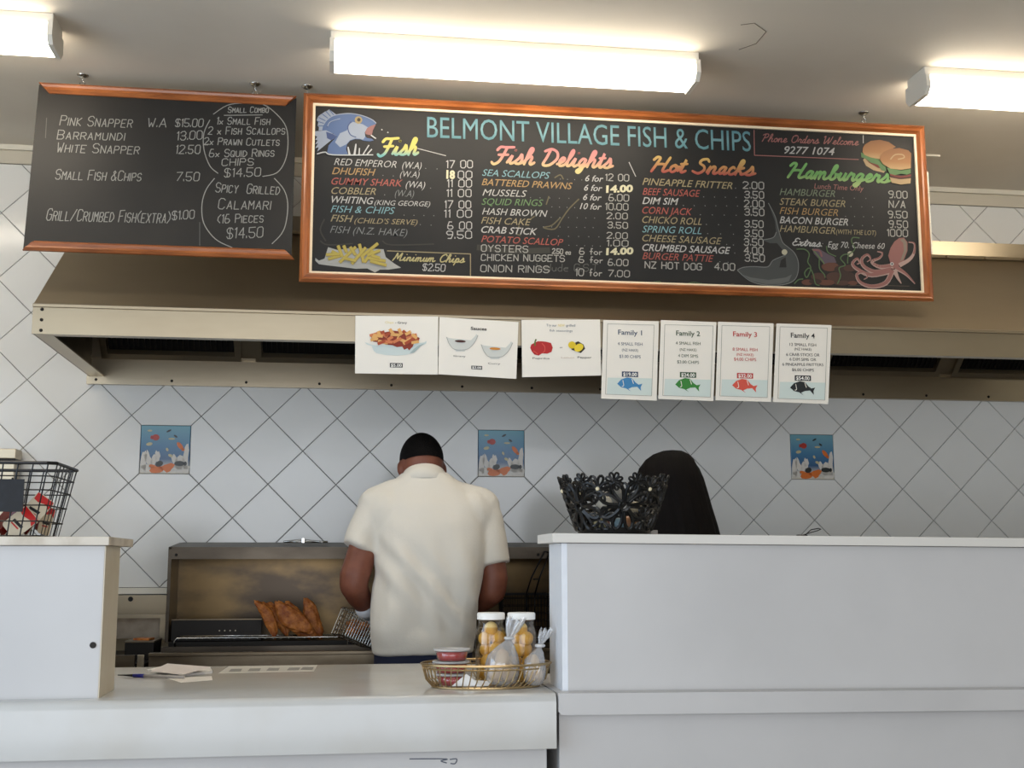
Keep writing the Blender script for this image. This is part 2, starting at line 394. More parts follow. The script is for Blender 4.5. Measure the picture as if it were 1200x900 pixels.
SCRIPT = {
 'F': (4.2, '-.3 4.8 .4 6 2 6 4.4 6.2|2.4 6 2 3 1.4 .6 .2 -.4 -.7 .3|.6 3.1 2 3.2 3.4 3.3'), 'i': (2.0, '-.3 .4 .6 3 .5 .8 1 .1 2. .8|1 5 1.05 5.1'),
 's': (2.8, '-.3 .4 .9 2.2 1.3 3.6 1.9 1.6 1.5 .2 .3 .2|1.5 .2 2.8 .9'), 'h': (3.1, '-.2 .6 1.3 4.6 1.2 6 .5 5.4 .2 0|.3 1.6 1.2 3 1.9 2.6 1.8 .6 2.3 .1 3.1 .8'),
 'D': (5, '1.4 6 1 3 .6 .2 2.6 .2 4.2 2.6 3.6 5 1.6 6.1 -.2 5.2'), 'e': (2.4, '-.2 .6 1.2 1.6 1.6 2.7 .9 3.1 .3 1.8 .7 .2 1.6 .2 2.4 .9'),
 'l': (1.8, '-.2 .6 1.1 4.4 1 6 .5 5.2 .4 1 .9 .1 1.8 .8'), 'g': (2.8, '1.8 2.8 .9 3 .2 1.6 .6 .3 1.5 1 1.9 2.8 1.6 -.8 .9 -2.2 .2 -1.6 1.2 -.4 2.8 .9'),
 't': (2., '-.2 .6 .8 3.2 1 5.2 .7 1 1.1 .1 2 .8|0 3.5 1.7 3.7'), 'H': (5, '-.4 4.8 .3 6 1.2 5.6 .8 3 .2 0|3.9 6 3.4 3 3.2 .6 3.8 .1 4.9 .8|.8 3 2 3.2 3.5 3.1'),
 'o': (2.6, '1.1 3 .3 2.2 .3 .8 1 .1 1.8 .9 1.8 2.4 1.1 3 1.6 2.2 2.6 2.4'), 'S': (4, '3.3 5 2.6 6 1.2 5.6 1 4.2 2.4 3 2.8 1.4 1.6 0 -.2 .8'),
 'n': (3, '-.2 .6 .4 3 .3 0|.4 1.8 1.2 3 1.8 2.5 1.7 .6 2.2 .1 3 .8'), 'a': (2.7, '1.8 2.8 .9 3 .2 1.6 .6 .2 1.4 .9 1.8 2.8 1.6 .6 2 .1 2.7 .8'),
 'c': (2.2, '1.6 2.6 1 3.1 .3 2 .5 .4 1.3 .1 2.2 .9'), 'k': (2.9, '-.2 .6 1.2 4.6 1.1 6 .5 5.4 .2 0|1.9 3 1.2 2.6 .5 1.8 1.4 1.2 1.8 .2 2.9 .8'),
 'm': (4.2, '-.2 .6 .4 3 .3 0|.4 1.8 1.1 3 1.5 2.5 1.4 0|1.5 1.8 2.2 3 2.7 2.5 2.7 .6 3.2 .1 4.2 .8'), 'b': (2.7, '-.2 .6 1.2 4.6 1.1 6 .5 5.2 .4 .8 1.1 .1 1.8 1 1.6 2.6 1.9 2.2 2.7 2.3'),
 'u': (2.8, '-.1 1 .4 3 .3 .8 .8 .1 1.5 1 1.8 3 1.7 .6 2.1 .1 2.8 .8'), 'r': (2.3, '-.2 .8 .5 3.2 .9 2.6 1.5 2.7 1.4 .7 1.8 .1 2.3 .7'),
 'P': (4, '1.4 6 1 3 .5 0|-.2 5 1.2 6 2.8 5.8 3 4.2 2 3.1 .9 3'), 'O': (4.4, '2 6 .6 4.8 .4 1.6 1.6 .1 3.2 1.2 3.6 4 2.6 5.8 1.8 5.2'), 'd': (2.8, '1.8 2.6 .9 3 .2 1.6 .6 .2 1.4 .9 2 6 1.7 .7 2.1 .1 2.8 .8'),
 'W': (6, '-.2 5.2 .6 6 .7 2 1 .2 2.4 3 3 5 3 .3 4.2 2.6 4.8 6'), 'M': (5.6, '0 0 .8 3 1.2 6 2.2 2 2.4 2 3.8 6 3.8 2 4 .2 4.9 .6'), 'C': (4, '3.4 4.8 2.6 6 1 5 .4 2.4 1.2 .3 2.4 .2 3.6 1.2'),
 'p': (2.7, '-.1 1 .5 3.2 .3 0 0 -2.2|.4 2 1.2 3.1 1.8 2.2 1.6 .6 .7 .2 1.6 .2 2.7 .8'), 'E': (3.8, '3.2 5.2 2.2 6 1.1 5.2 1.2 3.8 2.2 3.3 1 3 .4 1.6 1.2 .2 2.4 .2 3.6 1'), 'x': (2.7, '0 2.8 .7 3 1.4 .2 2 .2 2.7 .8|1.9 3 .9 1.5 0 .1'),
 ':': (1.2, '.3 2.6 .32 2.7|.3 .4 .32 .5')}
_G = {}
def glyphs(t, shear, bold):
    k = (t, shear, bold)
    if k in _G: return _G[k]
    cu = bpy.data.curves.new('t', 'FONT'); cu.body = t; cu.size = 1; cu.shear = shear; cu.offset = bold; cu.resolution_u = 3; cu.fill_mode = 'FRONT'
    o = bpy.data.objects.new('t', cu); COL.objects.link(o)
    dg = bpy.context.evaluated_depsgraph_get(); dg.update()
    me = bpy.data.meshes.new_from_object(o.evaluated_get(dg))
    v = [(p.co.x, p.co.y) for p in me.vertices]; f = [tuple(p.vertices) for p in me.polygons]
    bpy.data.objects.remove(o); bpy.data.meshes.remove(me); bpy.data.curves.remove(cu)
    _G[k] = (v, f); return v, f
CAP = max(p[1] for p in glyphs('H', 0, 0)[0])

# ================================================================== the room
ZC = 3.10; ZD = 1.815; L = .2*math.sqrt(2)
X0, X1, YF = -3.3, 4.2, -8.5
floor = struct(MB().box(X0, X1, YF, .1, -.1, 0).build('floor', M_floor))
ceiling = struct(MB().box(X0, X1, YF, .1, ZC, ZC+.1).build('ceiling', M_ceil))
wall = struct(MB().box(X0, X1, .004, .104, 0, ZC).build('wall_back', M_grout))
wl = MB(); wl.box(X0-.1, X0, YF, .1, 0, .5); wl.box(X0-.1, X0, YF, .1, 2.7, ZC); wl.box(X0-.1, X0, YF, -6.2, .5, 2.7); wl.box(X0-.1, X0, -2.2, .1, .5, 2.7)
struct(wl.build('wall_left', M_paint))
struct(MB().box(X1, X1+.1, YF, .1, 0, ZC).build('wall_right', M_paint))
wf = MB(); wf.box(X0, X1, YF-.1, YF, 0, .3); wf.box(X0, X1, YF-.1, YF, 2.7, ZC); wf.box(X0, -3.24, YF-.1, YF, .3, 2.7); wf.box(2.04, X1, YF-.1, YF, .3, 2.7)
struct(wf.build('wall_front', M_paint))
wn = MB()
for x_ in (-3.24, -1.5, .24, 1.98): wn.box(x_, x_+.06, YF-.08, YF-.02, .3, 2.7)
for z_ in (.3, 2.64): wn.box(-3.18, 1.98, YF-.08, YF-.02, z_, z_+.06)
struct(wn.build('window_2', M_trim))
wn = MB()
for y_ in (-6.2, -4.23, -2.26): wn.box(X0-.08, X0-.02, y_, y_+.06, .5, 2.7)
for z_ in (.5, 2.64): wn.box(X0-.08, X0-.02, -6.14, -2.26, z_, z_+.06)
win = struct(wn.build('window_1', M_trim))
# painted band above the tiles and the cornice strip
MB().box(X0, X1, -.004, .004, 3.022, ZC).build('painted_band', M_paint, wall)
struct(MB().box(X0, X1, -.022, -.004, ZC-.022, ZC).build('trim_1', M_trim))
struct(MB().box(onZ(1078, 181, ZC).x, onZ(1101, 182, ZC).x, onZ(1090, 182, ZC).y-.012, onZ(1090, 182, ZC).y+.012, ZC-.008, ZC).build('trim_2', M_trim))
struct(MB().box(X0, -1.34, -.012, .004, 1.222, 1.247).build('trim_3', M_trim))

MB().tube([onZ(x, y, ZC) for x, y in ((868, 29), (884, 27), (898, 37), (886, 51), (866, 58))], .0016, 5).build('crack', mat('ceiling_crack', (120, 108, 92), .9), ceiling)
# --- tiles
ZB, ZT = 1.249, 3.018
def clip(poly, ax, s, lim):
    out = []
    for i in range(len(poly)):
        a, b = poly[i], poly[(i+1) % len(poly)]
        ia, ib = s*(a[ax]-lim) >= 0, s*(b[ax]-lim) >= 0
        if ia: out.append(a)
        if ia != ib:
            t = (lim-a[ax])/(b[ax]-a[ax]); out.append((a[0]+t*(b[0]-a[0]), a[1]+t*(b[1]-a[1])))
    return out
def tile_mesh(name, poly, material):
    cx = sum(p[0] for p in poly)/len(poly); cz = sum(p[1] for p in poly)/len(poly); n = len(poly)
    ring = lambda y, k: [(p[0]+(cx-p[0])/max(1e-6, math.hypot(cx-p[0], cz-p[1]))*k, y, p[1]+(cz-p[1])/max(1e-6, math.hypot(cx-p[0], cz-p[1]))*k) for p in poly]
    v = ring(.004, 0)+ring(-.0025, 0)+ring(-.004, .0028)
    f = [tuple(range(2*n, 3*n))]
    for r in range(2):
        for i in range(n): j = (i+1) % n; f.append((r*n+i, r*n+j, (r+1)*n+j, (r+1)*n+i))
    me = bpy.data.meshes.new(name); me.from_pydata(v, [], [q for q in f]); me.materials.append(material)
    bm = bmesh.new(); bm.from_mesh(me); bmesh.ops.recalc_face_normals(bm, faces=bm.faces)
    for q in bm.faces:
        if q.calc_center_median().y < -.0035 and q.normal.y > 0: bmesh.ops.reverse_faces(bm, faces=list(bm.faces)); break
    bm.to_mesh(me); bm.free()
    return me
G = L/2-.0017
full = tile_mesh('tile', [(-G, 0), (0, -G), (G, 0), (0, G)], M_tile)
rt = random.Random(3)
def put_tile(cx, cz):
    poly = [(cx-G, cz), (cx, cz-G), (cx+G, cz), (cx, cz+G)]; cut = False
    for dx in (-5*L, 0, 5*L):
        if abs(cz-ZD) < .01 and abs(abs(cx-dx)-L/2) < .01:
            s = 1 if cx > dx else -1; poly = clip(poly, 0, s, dx+s*.102); cut = True
        if abs(cx-dx) < .01 and abs(abs(cz-ZD)-L/2) < .01:
            s = 1 if cz > ZD else -1; poly = clip(poly, 1, s, ZD+s*.102); cut = True
    for s, lim in ((1, ZB), (-1, ZT)):
        q = clip(poly, 1, s, lim)
        if q != poly: cut = True
        poly = q
        if len(poly) < 3: return
    if max(p[1] for p in poly)-min(p[1] for p in poly) < .012: return
    zs = [p[1] for p in poly]
    if cx > -1.55 and min(zs) > 2.14 and max(zs) < 2.70: return      # behind the hood
    me = tile_mesh('tile', [(p[0]-cx, p[1]-cz) for p in poly], M_tile) if cut else full
    o = bpy.data.objects.new('tile', me); COL.objects.link(o); o.parent = wall; o.location = (cx, 0, cz)
    o.rotation_euler = (rt.uniform(-.004, .004), 0, rt.uniform(-.004, .004))
for i in range(-9, 12):
    for j in range(-3, 6):
        put_tile((i+.5)*L, ZD+j*L); put_tile(i*L, ZD+(j+.5)*L)
# decorative sea tiles
M_sea = mat('sea_print', (60, 120, 160), .2, ramp=[(0, (214, 206, 190)), (.12, (190, 190, 184)), (.3, (48, 88, 128)), (.55, (62, 116, 154)), (1, (112, 164, 178))])
me = MB()
me.v = []; me.f = []
dm = tile_mesh('decorative_tile', [(-.1, -.1), (.1, -.1), (.1, .1), (-.1, .1)], M_sea)
M_fishr = mat('print_red', (170, 50, 40), .3); M_orange = mat('print_orange', (214, 110, 40), .3); M_coral = mat('print_coral', (214, 208, 198), .3); M_darkfish = mat('print_dark', (34, 40, 40), .3); M_palefish = mat('print_pale', (190, 180, 140), .3)
def blob(cx, cz, rx, rz, y, n=12, rot=0, rough_=0, rr=random.Random(1)):
    c, s = math.cos(rot), math.sin(rot); out = []
    for k in range(n):
        a = 2*math.pi*k/n; q = 1+rr.uniform(-rough_, rough_); x, z = rx*math.cos(a)*q, rz*math.sin(a)*q
        out.append((cx+x*c-z*s, y, cz+x*s+z*c))
    return out, [tuple(range(n))]
prints = []
def pr(name, material, blobs, y=-.0048):
    mb = MB()
    for b in blobs: mb.add(*blob(b[0], b[1], b[2], b[3], y, rot=(b[4] if len(b) > 4 else 0), rough_=(b[5] if len(b) > 5 else 0)))
    me = bpy.data.meshes.new(name); me.from_pydata(mb.v, [], mb.f); me.materials.append(material); prints.append((name, me))
pr('coral_print', M_coral, [(-.085, -.05, .012, .045, 0, .3), (-.065, -.045, .012, .04, .2, .3), (-.045, -.05, .012, .035, -.2, .3), (-.03, -.028, .01, .022, 0, .3), (-.06, -.08, .035, .016, 0, .3), (.06, -.055, .02, .03, 0, .3), (.085, -.03, .012, .05, 0, .3), (.07, -.08, .03, .016, 0, .3), (.04, -.045, .01, .028, .3, .3)])
pr('orange_coral_print', M_orange, [(-.035, -.082, .028, .014, 0, .35), (.01, -.075, .03, .02, 0, .35), (-.05, -.07, .014, .008, 0, .3)], -.0050)
pr('red_fish_print', M_fishr, [(-.04, .05, .015, .013), (-.056, .05, .006, .008)], -.0050)
pr('orange_fish_print', M_orange, [(.06, .015, .02, .009, -.9), (.072, .0, .007, .006)], -.0050)
pr('black_fish_print', M_darkfish, [(.06, -.058, .022, .011), (.083, -.058, .007, .009), (-.022, -.06, .016, .012, .4), (.012, .078, .011, .004, .5), (.04, .056, .009, .004, -.6)], -.0052)
pr('pale_fish_print', M_palefish, [(-.065, .022, .013, .007, .2), (.025, .045, .014, .004), (.022, -.025, .01, .006, -.4), (.008, -.0, .005, .008, .4), (-.065, .078, .01, .004, 0)], -.0052)
for k, dx in enumerate((-5*L, 0, 5*L)):
    o = bpy.data.objects.new('decorative_tile', dm); COL.objects.link(o); o.parent = wall; o.location = (dx, 0, ZD)
    o['label'] = 'blue printed sea tile with fish and coral, ' + ('left of the three', 'middle of the three', 'right of the three')[k]
    for n, me in prints:
        q = bpy.data.objects.new(n, me); COL.objects.link(q); q.parent = o

# ================================================================== extractor hood
HX0, HX1 = -1.728, 2.75
hood = thing('extractor_hood', 'long stainless steel extractor hood with sloped canopy above the fryers', 'extractor hood', (0, -.5, 2.09))
MB().prism_x([(-1.0, 2.11), (-1.0, 2.207), (-.992, 2.207), (-.992, 2.11)], HX0, HX1).build('fascia', M_ss, hood)
MB().prism_x([(-1.004, 2.206), (-.34, 2.672), (-.34, 2.664), (-.998, 2.198)], HX0, HX1).build('canopy', M_ss, hood)
MB().prism_x([(-1.008, 2.202), (-1.008, 2.211), (-.998, 2.215), (-.998, 2.202)], HX0, HX1).build('fold', M_ss, hood)
MB().prism_x([(-.362, 2.663), (-.355, 2.678), (-.352, 2.74), (-.02, 2.74), (-.02, 2.732), (-.344, 2.732), (-.346, 2.663)], HX0, HX1).build('top_flange', M_ss, hood)
MB().prism_x([(-.996, 2.112), (-.996, 2.2), (-.345, 2.66), (-.345, 2.735), (-.006, 2.735), (-.006, 2.112)], HX0, HX0+.006).build('end_panel', M_ssd, hood)
MB().prism_x([(-.996, 2.112), (-.006, 2.112), (-.006, 2.118), (-.996, 2.118)], HX0+.006, HX0+.062).build('end_flange', M_ss, hood)
MB().prism_x([(-.99, 2.111), (-.955, 2.111), (-.955, 2.117), (-.99, 2.117)], HX0+.062, HX1).build('front_flange', M_ss, hood)
MB().box(HX0+.006, HX1, -.03, -.02, 2.10, 2.30).build('back_panel', M_ss, hood)
MB().box(HX0-.01, HX1, -.034, -.008, 2.082, 2.118).build('wall_strip', M_ss, hood)
MB().prism_x([(-.02, 2.19), (-.05, 2.192), (-.05, 2.20), (-.02, 2.20)], HX0+.006, HX1).build('drip_ledge', M_ss, hood)
bolt = MB().lathe([(0, -.003), (.004, -.003), (.006, 0), (.006, .002)], 0, 0, 8)
def bolts(pts, axis='y', parent=hood, m=M_dark, name='bolt'):
    me = None
    for p in pts:
        if me is None:
            v = [Vector((q.x, q.z, q.y)) for q in bolt.v]; me = bpy.data.meshes.new(name); me.from_pydata(v, [], bolt.f); me.materials.append(m)
        o = bpy.data.objects.new(name, me); COL.objects.link(o); o.parent = parent; o.location = Vector(p)-ORG[parent.name]
bolts([(x, -.036, 2.10) for x in np.arange(-1.70, 2.7, .305)])
bolts([(HX0+.03, -1.002, 2.122), (HX0+.03, -1.002, 2.158), (HX0+.03, -1.002, 2.194)])
bolts([(x, -.364, 2.669) for x in np.arange(-1.5, 2.7, .18)], m=M_ssd)
# baffle filters in their frames, sloping up and forward
fy0, fz0, fy1, fz1 = -.045, 2.205, -.38, 2.50
nF = 7; step = (HX1-HX0-.1)/nF
for k in range(nF):
    a = HX0+.05+k*step; b = a+step-.06
    fr = MB()
    def strip(xa, xb, ta, tb, d0=0., d1=.02):
        p = lambda t, d: (fy0+(fy1-fy0)*t-d*.3, fz0+(fz1-fz0)*t-d)
        fr.prism_x([p(ta, -d0), p(tb, -d0), p(tb, d1), p(ta, d1)], xa, xb)
    strip(a, b, 0, .06); strip(a, b, .94, 1); strip(a, a+.025, .06, .94); strip(b-.025, b, .06, .94)
    f = fr.build('filter_frame', M_ss, hood)
    fr = MB(); strip(a+.03, b-.03, .05, .95, .012, -.004)
    fb = fr.build('filter_mesh', M_filter, f)
    fr = MB(); n = 22
    for q in range(n):
        xa = a+.04+(b-a-.08)*q/n; strip(xa, xa+.006, .1, .9, -.004, .012)
    fr.build('baffle', M_dark, f)
    fr = MB(); strip(b, b+.06, 0, 1, 0, .006); fr.build('filter_divider', M_ss, hood)

# ================================================================== ceiling lights
M_tube = mat('lit_diffuser', (255, 250, 240), .4, emit=((1.0, .89, .73), 12.5))
M_fix = mat('light_housing', (228, 222, 208), .45)
def light_fix(x0, x1, label, y0=-1.335):
    y1 = y0+.145
    t = thing('fluorescent_light', label, 'ceiling light', ((x0+x1)/2, (y0+y1)/2, ZC), 'fluorescent battens on the ceiling')
    MB().box(x0, x1, y0+.005, y1-.005, ZC-.035, ZC, .003).build('housing', M_fix, t)
    MB().prism_x([(y0, ZC-.034), (y0-.004, ZC-.075), (y0+.016, ZC-.098), (y1-.016, ZC-.098), (y1+.004, ZC-.075), (y1, ZC-.034)], x0+.012, x1-.012).build('diffuser', M_tube, t)
    for a, b in ((x0-.002, x0+.014), (x1-.014, x1+.002)):
        MB().prism_x([(y0-.005, ZC-.03), (y0-.009, ZC-.078), (y0+.014, ZC-.104), (y1-.014, ZC-.104), (y1+.009, ZC-.078), (y1+.005, ZC-.03)], a, b).build('end_cap', M_fix, t)
light_fix(-.753, .512, 'long lit fluorescent batten on the ceiling above the large menu board')
light_fix(-2.89, -1.636, 'lit fluorescent batten at the left edge, above the small chalkboard')
light_fix(1.345, 2.60, 'lit fluorescent batten at the right edge, beyond the large menu board')


# ================================================================== ceiling hooks and hanging boards
def hook(x, y, label):
    p = onZ(x, y, ZC); t = thing('ceiling_hook', label, 'hook', (p.x, p.y, ZC), 'screw hooks that carry the boards')
    MB().lathe([(0, ZC-.01), (.012, ZC-.009), (.021, ZC-.002), (.021, ZC)], p.x, p.y, 14).build('plate', M_chrome, t, True)
    pts = [(p.x, p.y, ZC-.008), (p.x, p.y, ZC-.024)]+[(p.x+.009*math.sin(a), p.y, ZC-.033+.009*math.cos(a)) for a in [k*math.pi/5 for k in range(0, 9)]]
    MB().tube(pts, .0022, 6).build('hook_wire', M_chrome, t, True)
    return p
hook(97, 88, 'screw hook in the ceiling above the left end of the small chalkboard')
hook(299, 98, 'screw hook in the ceiling above the right end of the small chalkboard')
hook(360, 101, 'screw hook in the ceiling above the left corner of the large menu board')
hook(1012, 132, 'screw hook in the ceiling above the right part of the large menu board')

# --- the small chalkboard on the left, bottom tipped forward
P0 = onY(45.5, 103, -.87); P1 = onY(348.5, 114.5, -.87); Q0 = onY(36.5, 296, -.95)
bx0, bx1 = P0.x, -.878; btop = Vector((bx0, -.87, 3.037)); bbot = Vector((bx0, -.95, 2.412))
plL = Plane(btop, (1, 0, 0), btop-bbot)
cb = thing('chalkboard_menu', 'small plain black chalkboard with white chalk prices and timber rails, left board', 'menu board', (bx0, -.93, 2.41))
Hb = (btop-bbot).length; Wb = bx1-bx0
def slab(pl, u0, u1, v0, v1, d0, d1):
    return MB().add([pl.pt(u, v, d) for u in (u0, u1) for v in (v0, v1) for d in (d0, d1)], [(0, 1, 3, 2), (4, 6, 7, 5), (0, 4, 5, 1), (2, 3, 7, 6), (0, 2, 6, 4), (1, 5, 7, 3)])
slab(plL, 0, Wb, -Hb, 0, -.012, 0).build('panel', M_cb2, cb)
def rail(pl, u0, u1, va, vb, t):   # moulded rail with mitred ends; va outer, vb inner
    s = 1 if vb > va else -1; h = abs(vb-va); k = h*1.0
    prof = [(0, 0, 0), (0, .6*t, 0), (.25*h, t, .25*k), (.45*h, .8*t, .45*k), (.75*h, t*.95, .75*k), (h, .35*t, k), (h, 0, k)]
    mb = MB(); n = len(prof)
    mb.add([pl.pt(u0+m, va+s*a, d) for a, d, m in prof]+[pl.pt(u1-m, va+s*a, d) for a, d, m in prof], [tuple(range(n)), tuple(range(2*n-1, n-1, -1))]+[(i, i+n, (i+1) % n+n, (i+1) % n) for i in range(n)])
    return mb
rail(plL, 0, Wb, .004, -.034, .016).build('top_rail', M_wood, cb)
rail(plL, 0, Wb+.01, -Hb-.006, -Hb+.03, .016).build('bottom_rail', M_wood, cb)
A = Art(plL, 30, 90, 3.636, cb)
for t, a, y0, b, y1, h in [
    ('Pink Snapper', 146, 207, 452, 217, 42), ('W.A', 520, 214, 598, 215, 36), ('$15.00', 637, 214, 755, 214, 34),
    ('Barramundi', 134, 266, 420, 271, 38), ('13.00', 645, 271, 752, 266, 36),
    ('White Snapper', 132, 321, 482, 330, 40), ('12.50', 640, 328, 742, 328, 36),
    ('Small Fish &Chips', 126, 437, 490, 445, 42), ('7.50', 641, 444, 738, 444, 36),
    ('Grill/Crumbed Fish(extra)', 88, 612, 612, 624, 50), ('$1.00', 624, 610, 718, 604, 36),
    ('Small Combo', 862, 153, 1034, 153, 24), ('1* Small Fish', 815, 203, 1040, 205, 30), ('2 * Fish Scallops', 777, 246, 1104, 246, 32),
    ('2* Prawn Cutlets', 760, 290, 1080, 294, 30), ('6* Squid Rings', 782, 342, 1058, 340, 32), ('CHIPS', 836, 380, 970, 378, 30), ('$14.50', 846, 428, 1000, 424, 36),
    ('Spicy  Grilled', 808, 492, 1080, 502, 40), ('Calamari', 820, 563, 1042, 566, 44), ('(16 Pieces', 818, 624, 1012, 620, 36), ('$14.50', 856, 690, 1010, 684, 44)]:
    t2 = ''.join(c if (c in '*' or not c.islower()) else c.upper() if False else c for c in t)
    # small capitals: every lower-case letter is written as a smaller capital
    LOWKEEP = set(LOW); LOW.clear(); A.chalk(t2, a, y0, b, y1, h, 3.8, small=.78); LOW.update(LOWKEEP)
A.strokes('chalk_circle', [[(800, 160), (860, 122), (930, 113), (1010, 118), (1070, 160), (1110, 215), (1118, 290), (1105, 360), (1070, 410), (1010, 425)], [(820, 412), (785, 380), (760, 310), (760, 240), (785, 185)]], 4, M_chalk)
A.strokes('chalk_circle', [[(805, 433), (770, 480), (752, 540), (755, 610), (780, 660), (820, 700), (880, 728)], [(1060, 433), (1100, 480), (1117, 540), (1110, 620), (1090, 670), (1050, 712)]], 4, M_chalk)
A.strokes('chalk_underline', [[(845, 165), (1010, 163)], [(758, 290), (782, 288)]], 4, M_chalk)
A.strokes('chalk_rule', [[(742, 620), (742, 720)], [(90, 175), (85, 262)]], 3, M_chalkd)

# --- the large painted menu board
yb = -.915
bL, bR = -.850, 1.546; bT, bB = 3.036, 2.335
mb_ = thing('menu_board', 'large painted fish and chips menu board in a stained timber frame', 'menu board', ((bL+bR)/2, yb, bB))
plM = Plane((bL, yb, bB), (1, 0, 0), (0, 0, 1))
W, H = bR-bL, bT-bB; fw = .034
slab(plM, .012, W-.012, .012, H-.012, -.014, 0).build('panel', M_cb, mb_)
rail(plM, 0, W, H, H-fw, .024).build('top_rail', M_wood, mb_)
rail(plM, 0, W, 0, fw, .024).build('bottom_rail', M_wood, mb_)
def stile(u0, u1, name):
    s = 1 if u1 > u0 else -1; h = abs(u1-u0); t = .024
    prof = [(0, 0), (0, .6*t), (.25*h, t), (.45*h, .8*t), (.75*h, t*.95), (h, .35*t), (h, 0)]; n = len(prof)
    MB().add([plM.pt(u0+s*a, a, d) for a, d in prof]+[plM.pt(u0+s*a, H-a, d) for a, d in prof], [tuple(range(n)), tuple(range(2*n-1, n-1, -1))]+[(i, i+n, (i+1) % n+n, (i+1) % n) for i in range(n)]).build(name, M_woodv, mb_)
stile(0, fw, 'left_stile'); stile(W, W-fw, 'right_stile')
lw = .009
slab(plM, fw, W-fw, fw, fw+lw*.7, 0, .008).build('liner', M_liner, mb_); slab(plM, fw, W-fw, H-fw-lw, H-fw, 0, .008).build('liner', M_liner, mb_)
slab(plM, fw, fw+lw, fw, H-fw, 0, .0078).build('liner', M_liner, mb_); slab(plM, W-fw-lw, W-fw, fw, H-fw, 0, .0078).build('liner', M_liner, mb_)
def paint(n, c):
    g = sum(c)/3; return mat('paint_'+n, tuple((v*.8+g*.2)*.77 for v in c), .6)
pW = paint('white', (214, 212, 206)); pC = paint('cyan', (132, 190, 200)); pY = paint('cream_yellow', (222, 206, 130)); pO = paint('ochre', (206, 158, 88)); pR = paint('coral_red', (206, 92, 76)); pG = paint('leaf_green', (112, 160, 92)); pTan = paint('tan', (188, 168, 118)); pGry = paint('grey', (148, 152, 150)); pBrt = paint('bright_cream', (252, 242, 190)); pSage = paint('sage', (134, 150, 118)); pPink = paint('pink', (196, 116, 108))
I = .32
B2 = Art(plM, 350, 105, 3.158, mb_)
for t, a, y0, b, y1, h, m, bo in [('RED EMPEROR', 131, 279, 362, 290, 25, pW, -.006), ('(W.A)', 383, 291, 455, 294, 24, pW, 0), ('DHUFISH', 123, 313, 285, 319, 25, pO, .006), ('(W.A)', 375, 323, 447, 326, 22, pW, -.006),
    ('GUMMY SHARK', 121, 351, 385, 359, 25, pR, .004), ('(WA)', 396, 362, 468, 366, 24, pW, 0), ('COBBLER', 121, 386, 286, 390, 25, pTan, 0), ('(W.A)', 356, 395, 427, 398, 24, pGry, -.006),
    ('WHITING', 122, 419, 278, 425, 25, pW, .006), ('(KING GEORGE)', 280, 427, 487, 433, 18, pW, 0), ('FISH & CHIPS', 118, 454, 357, 461, 25, pC, 0), ('FISH', 118, 488, 202, 491, 25, pTan, .004), ("(CHILD'S SERVE)", 206, 494, 440, 501, 19, pTan, 0),
    ('FISH (N.Z. HAKE)', 116, 530, 402, 543, 26, pGry, -.008)]:
    B2.text(t, a, y0, b, y1, h, m, I, bo)
for t, a, b, y, m in [('17 00', 547, 643, 290, pW), ('00', 590, 641, 329, pW), ('11 00', 550, 640, 361, pW), ('11 00', 548, 638, 397, pW), ('17 00', 541, 637, 439, pW), ('11 00', 540, 640, 473, pW), ('6 00', 552, 640, 517, pW), ('9.50', 547, 640, 551, pW)]:
    B2.chalk(t, a, y, b, y, 27, 3.4, m, shear=.05)
B2.text('18', 546, 328, 578, 330, 28, pBrt, 0, .05)
for x0, x1, y, n in [(470, 512, 292, 2), (312, 350, 318, 2), (488, 489, 365, 1), (318, 319, 390, 1), (390, 500, 465, 4), (450, 490, 500, 2)]: B2.dots(x0, y, x1, y+2, n, pGry)
B2.strokes('painted_line', [[(440, 218), (545, 245)]], 3, pW)
B2.strokes('smudge', [[(80, 560), (110, 575), (200, 570)], [(310, 560), (345, 575), (500, 572)], [(95, 480), (80, 520), (100, 560)]], 5, mat('smudge', (58, 57, 52), .9), layer=.6)
# headings
mH = mat('paint_header', (150, 205, 210), .6, ramp=[(0, (84, 146, 156)), (.5, (120, 176, 184)), (1, (92, 154, 166))])
Fz = Art(plM, 0, 0, 1, mb_)
Fz.text('BELMONT VILLAGE FISH & CHIPS', 500.5, 161, 880, 177.5, 24, mH, 0, 0, name='heading_lettering')
Fz.script('Fish', 443, 182, 490, 181.5, 19, 3.5, mat('paint_fish_heading', (230, 220, 100), .6, ramp=[(.1, (110, 190, 190)), (.45, (226, 214, 96)), (1, (228, 214, 90))]))
Fz.script('Fish Delights', 576, 191, 718, 197.5, 19, 3.5, mat('paint_delights_heading', (230, 150, 130), .6, ramp=[(.15, (232, 212, 130)), (.5, (228, 150, 130)), (1, (222, 128, 128))]))
Fz.script('Hot Snacks', 763, 201, 885, 206, 17, 3.5, mat('paint_snacks_heading', (220, 160, 80), .6, ramp=[(.05, (196, 84, 70)), (.5, (214, 150, 80)), (1, (226, 190, 96))]))
Fz.script('Hamburgers', 923, 208, 1043, 214.5, 17, 3.5, mat('paint_burgers_heading', (120, 190, 90), .6, ramp=[(.1, (178, 206, 120)), (.5, (106, 176, 84)), (1, (126, 196, 100))]))
Fz.script('Minimum Chips', 460, 305.5, 544.5, 308, 9, 1.5, pY, name='lettering')
Fz.chalk('$2.50', 495, 317, 521, 318, 8, 1.1, pW)
Fz.script('Phone Orders Welcome', 893, 166, 1006, 170.5, 9, 1.2, pPink, name='lettering')
Fz.text('9277 1074', 919, 180, 978.5, 182, 8.5, pW, .3, .01)
Fz.text('Lunch Time Only', 954, 221, 1012, 224, 6, pPink, .2, 0.)
Fz.script('Extras:', 929, 287.5, 964, 289.5, 8.5, 1.5, pW, name='lettering')
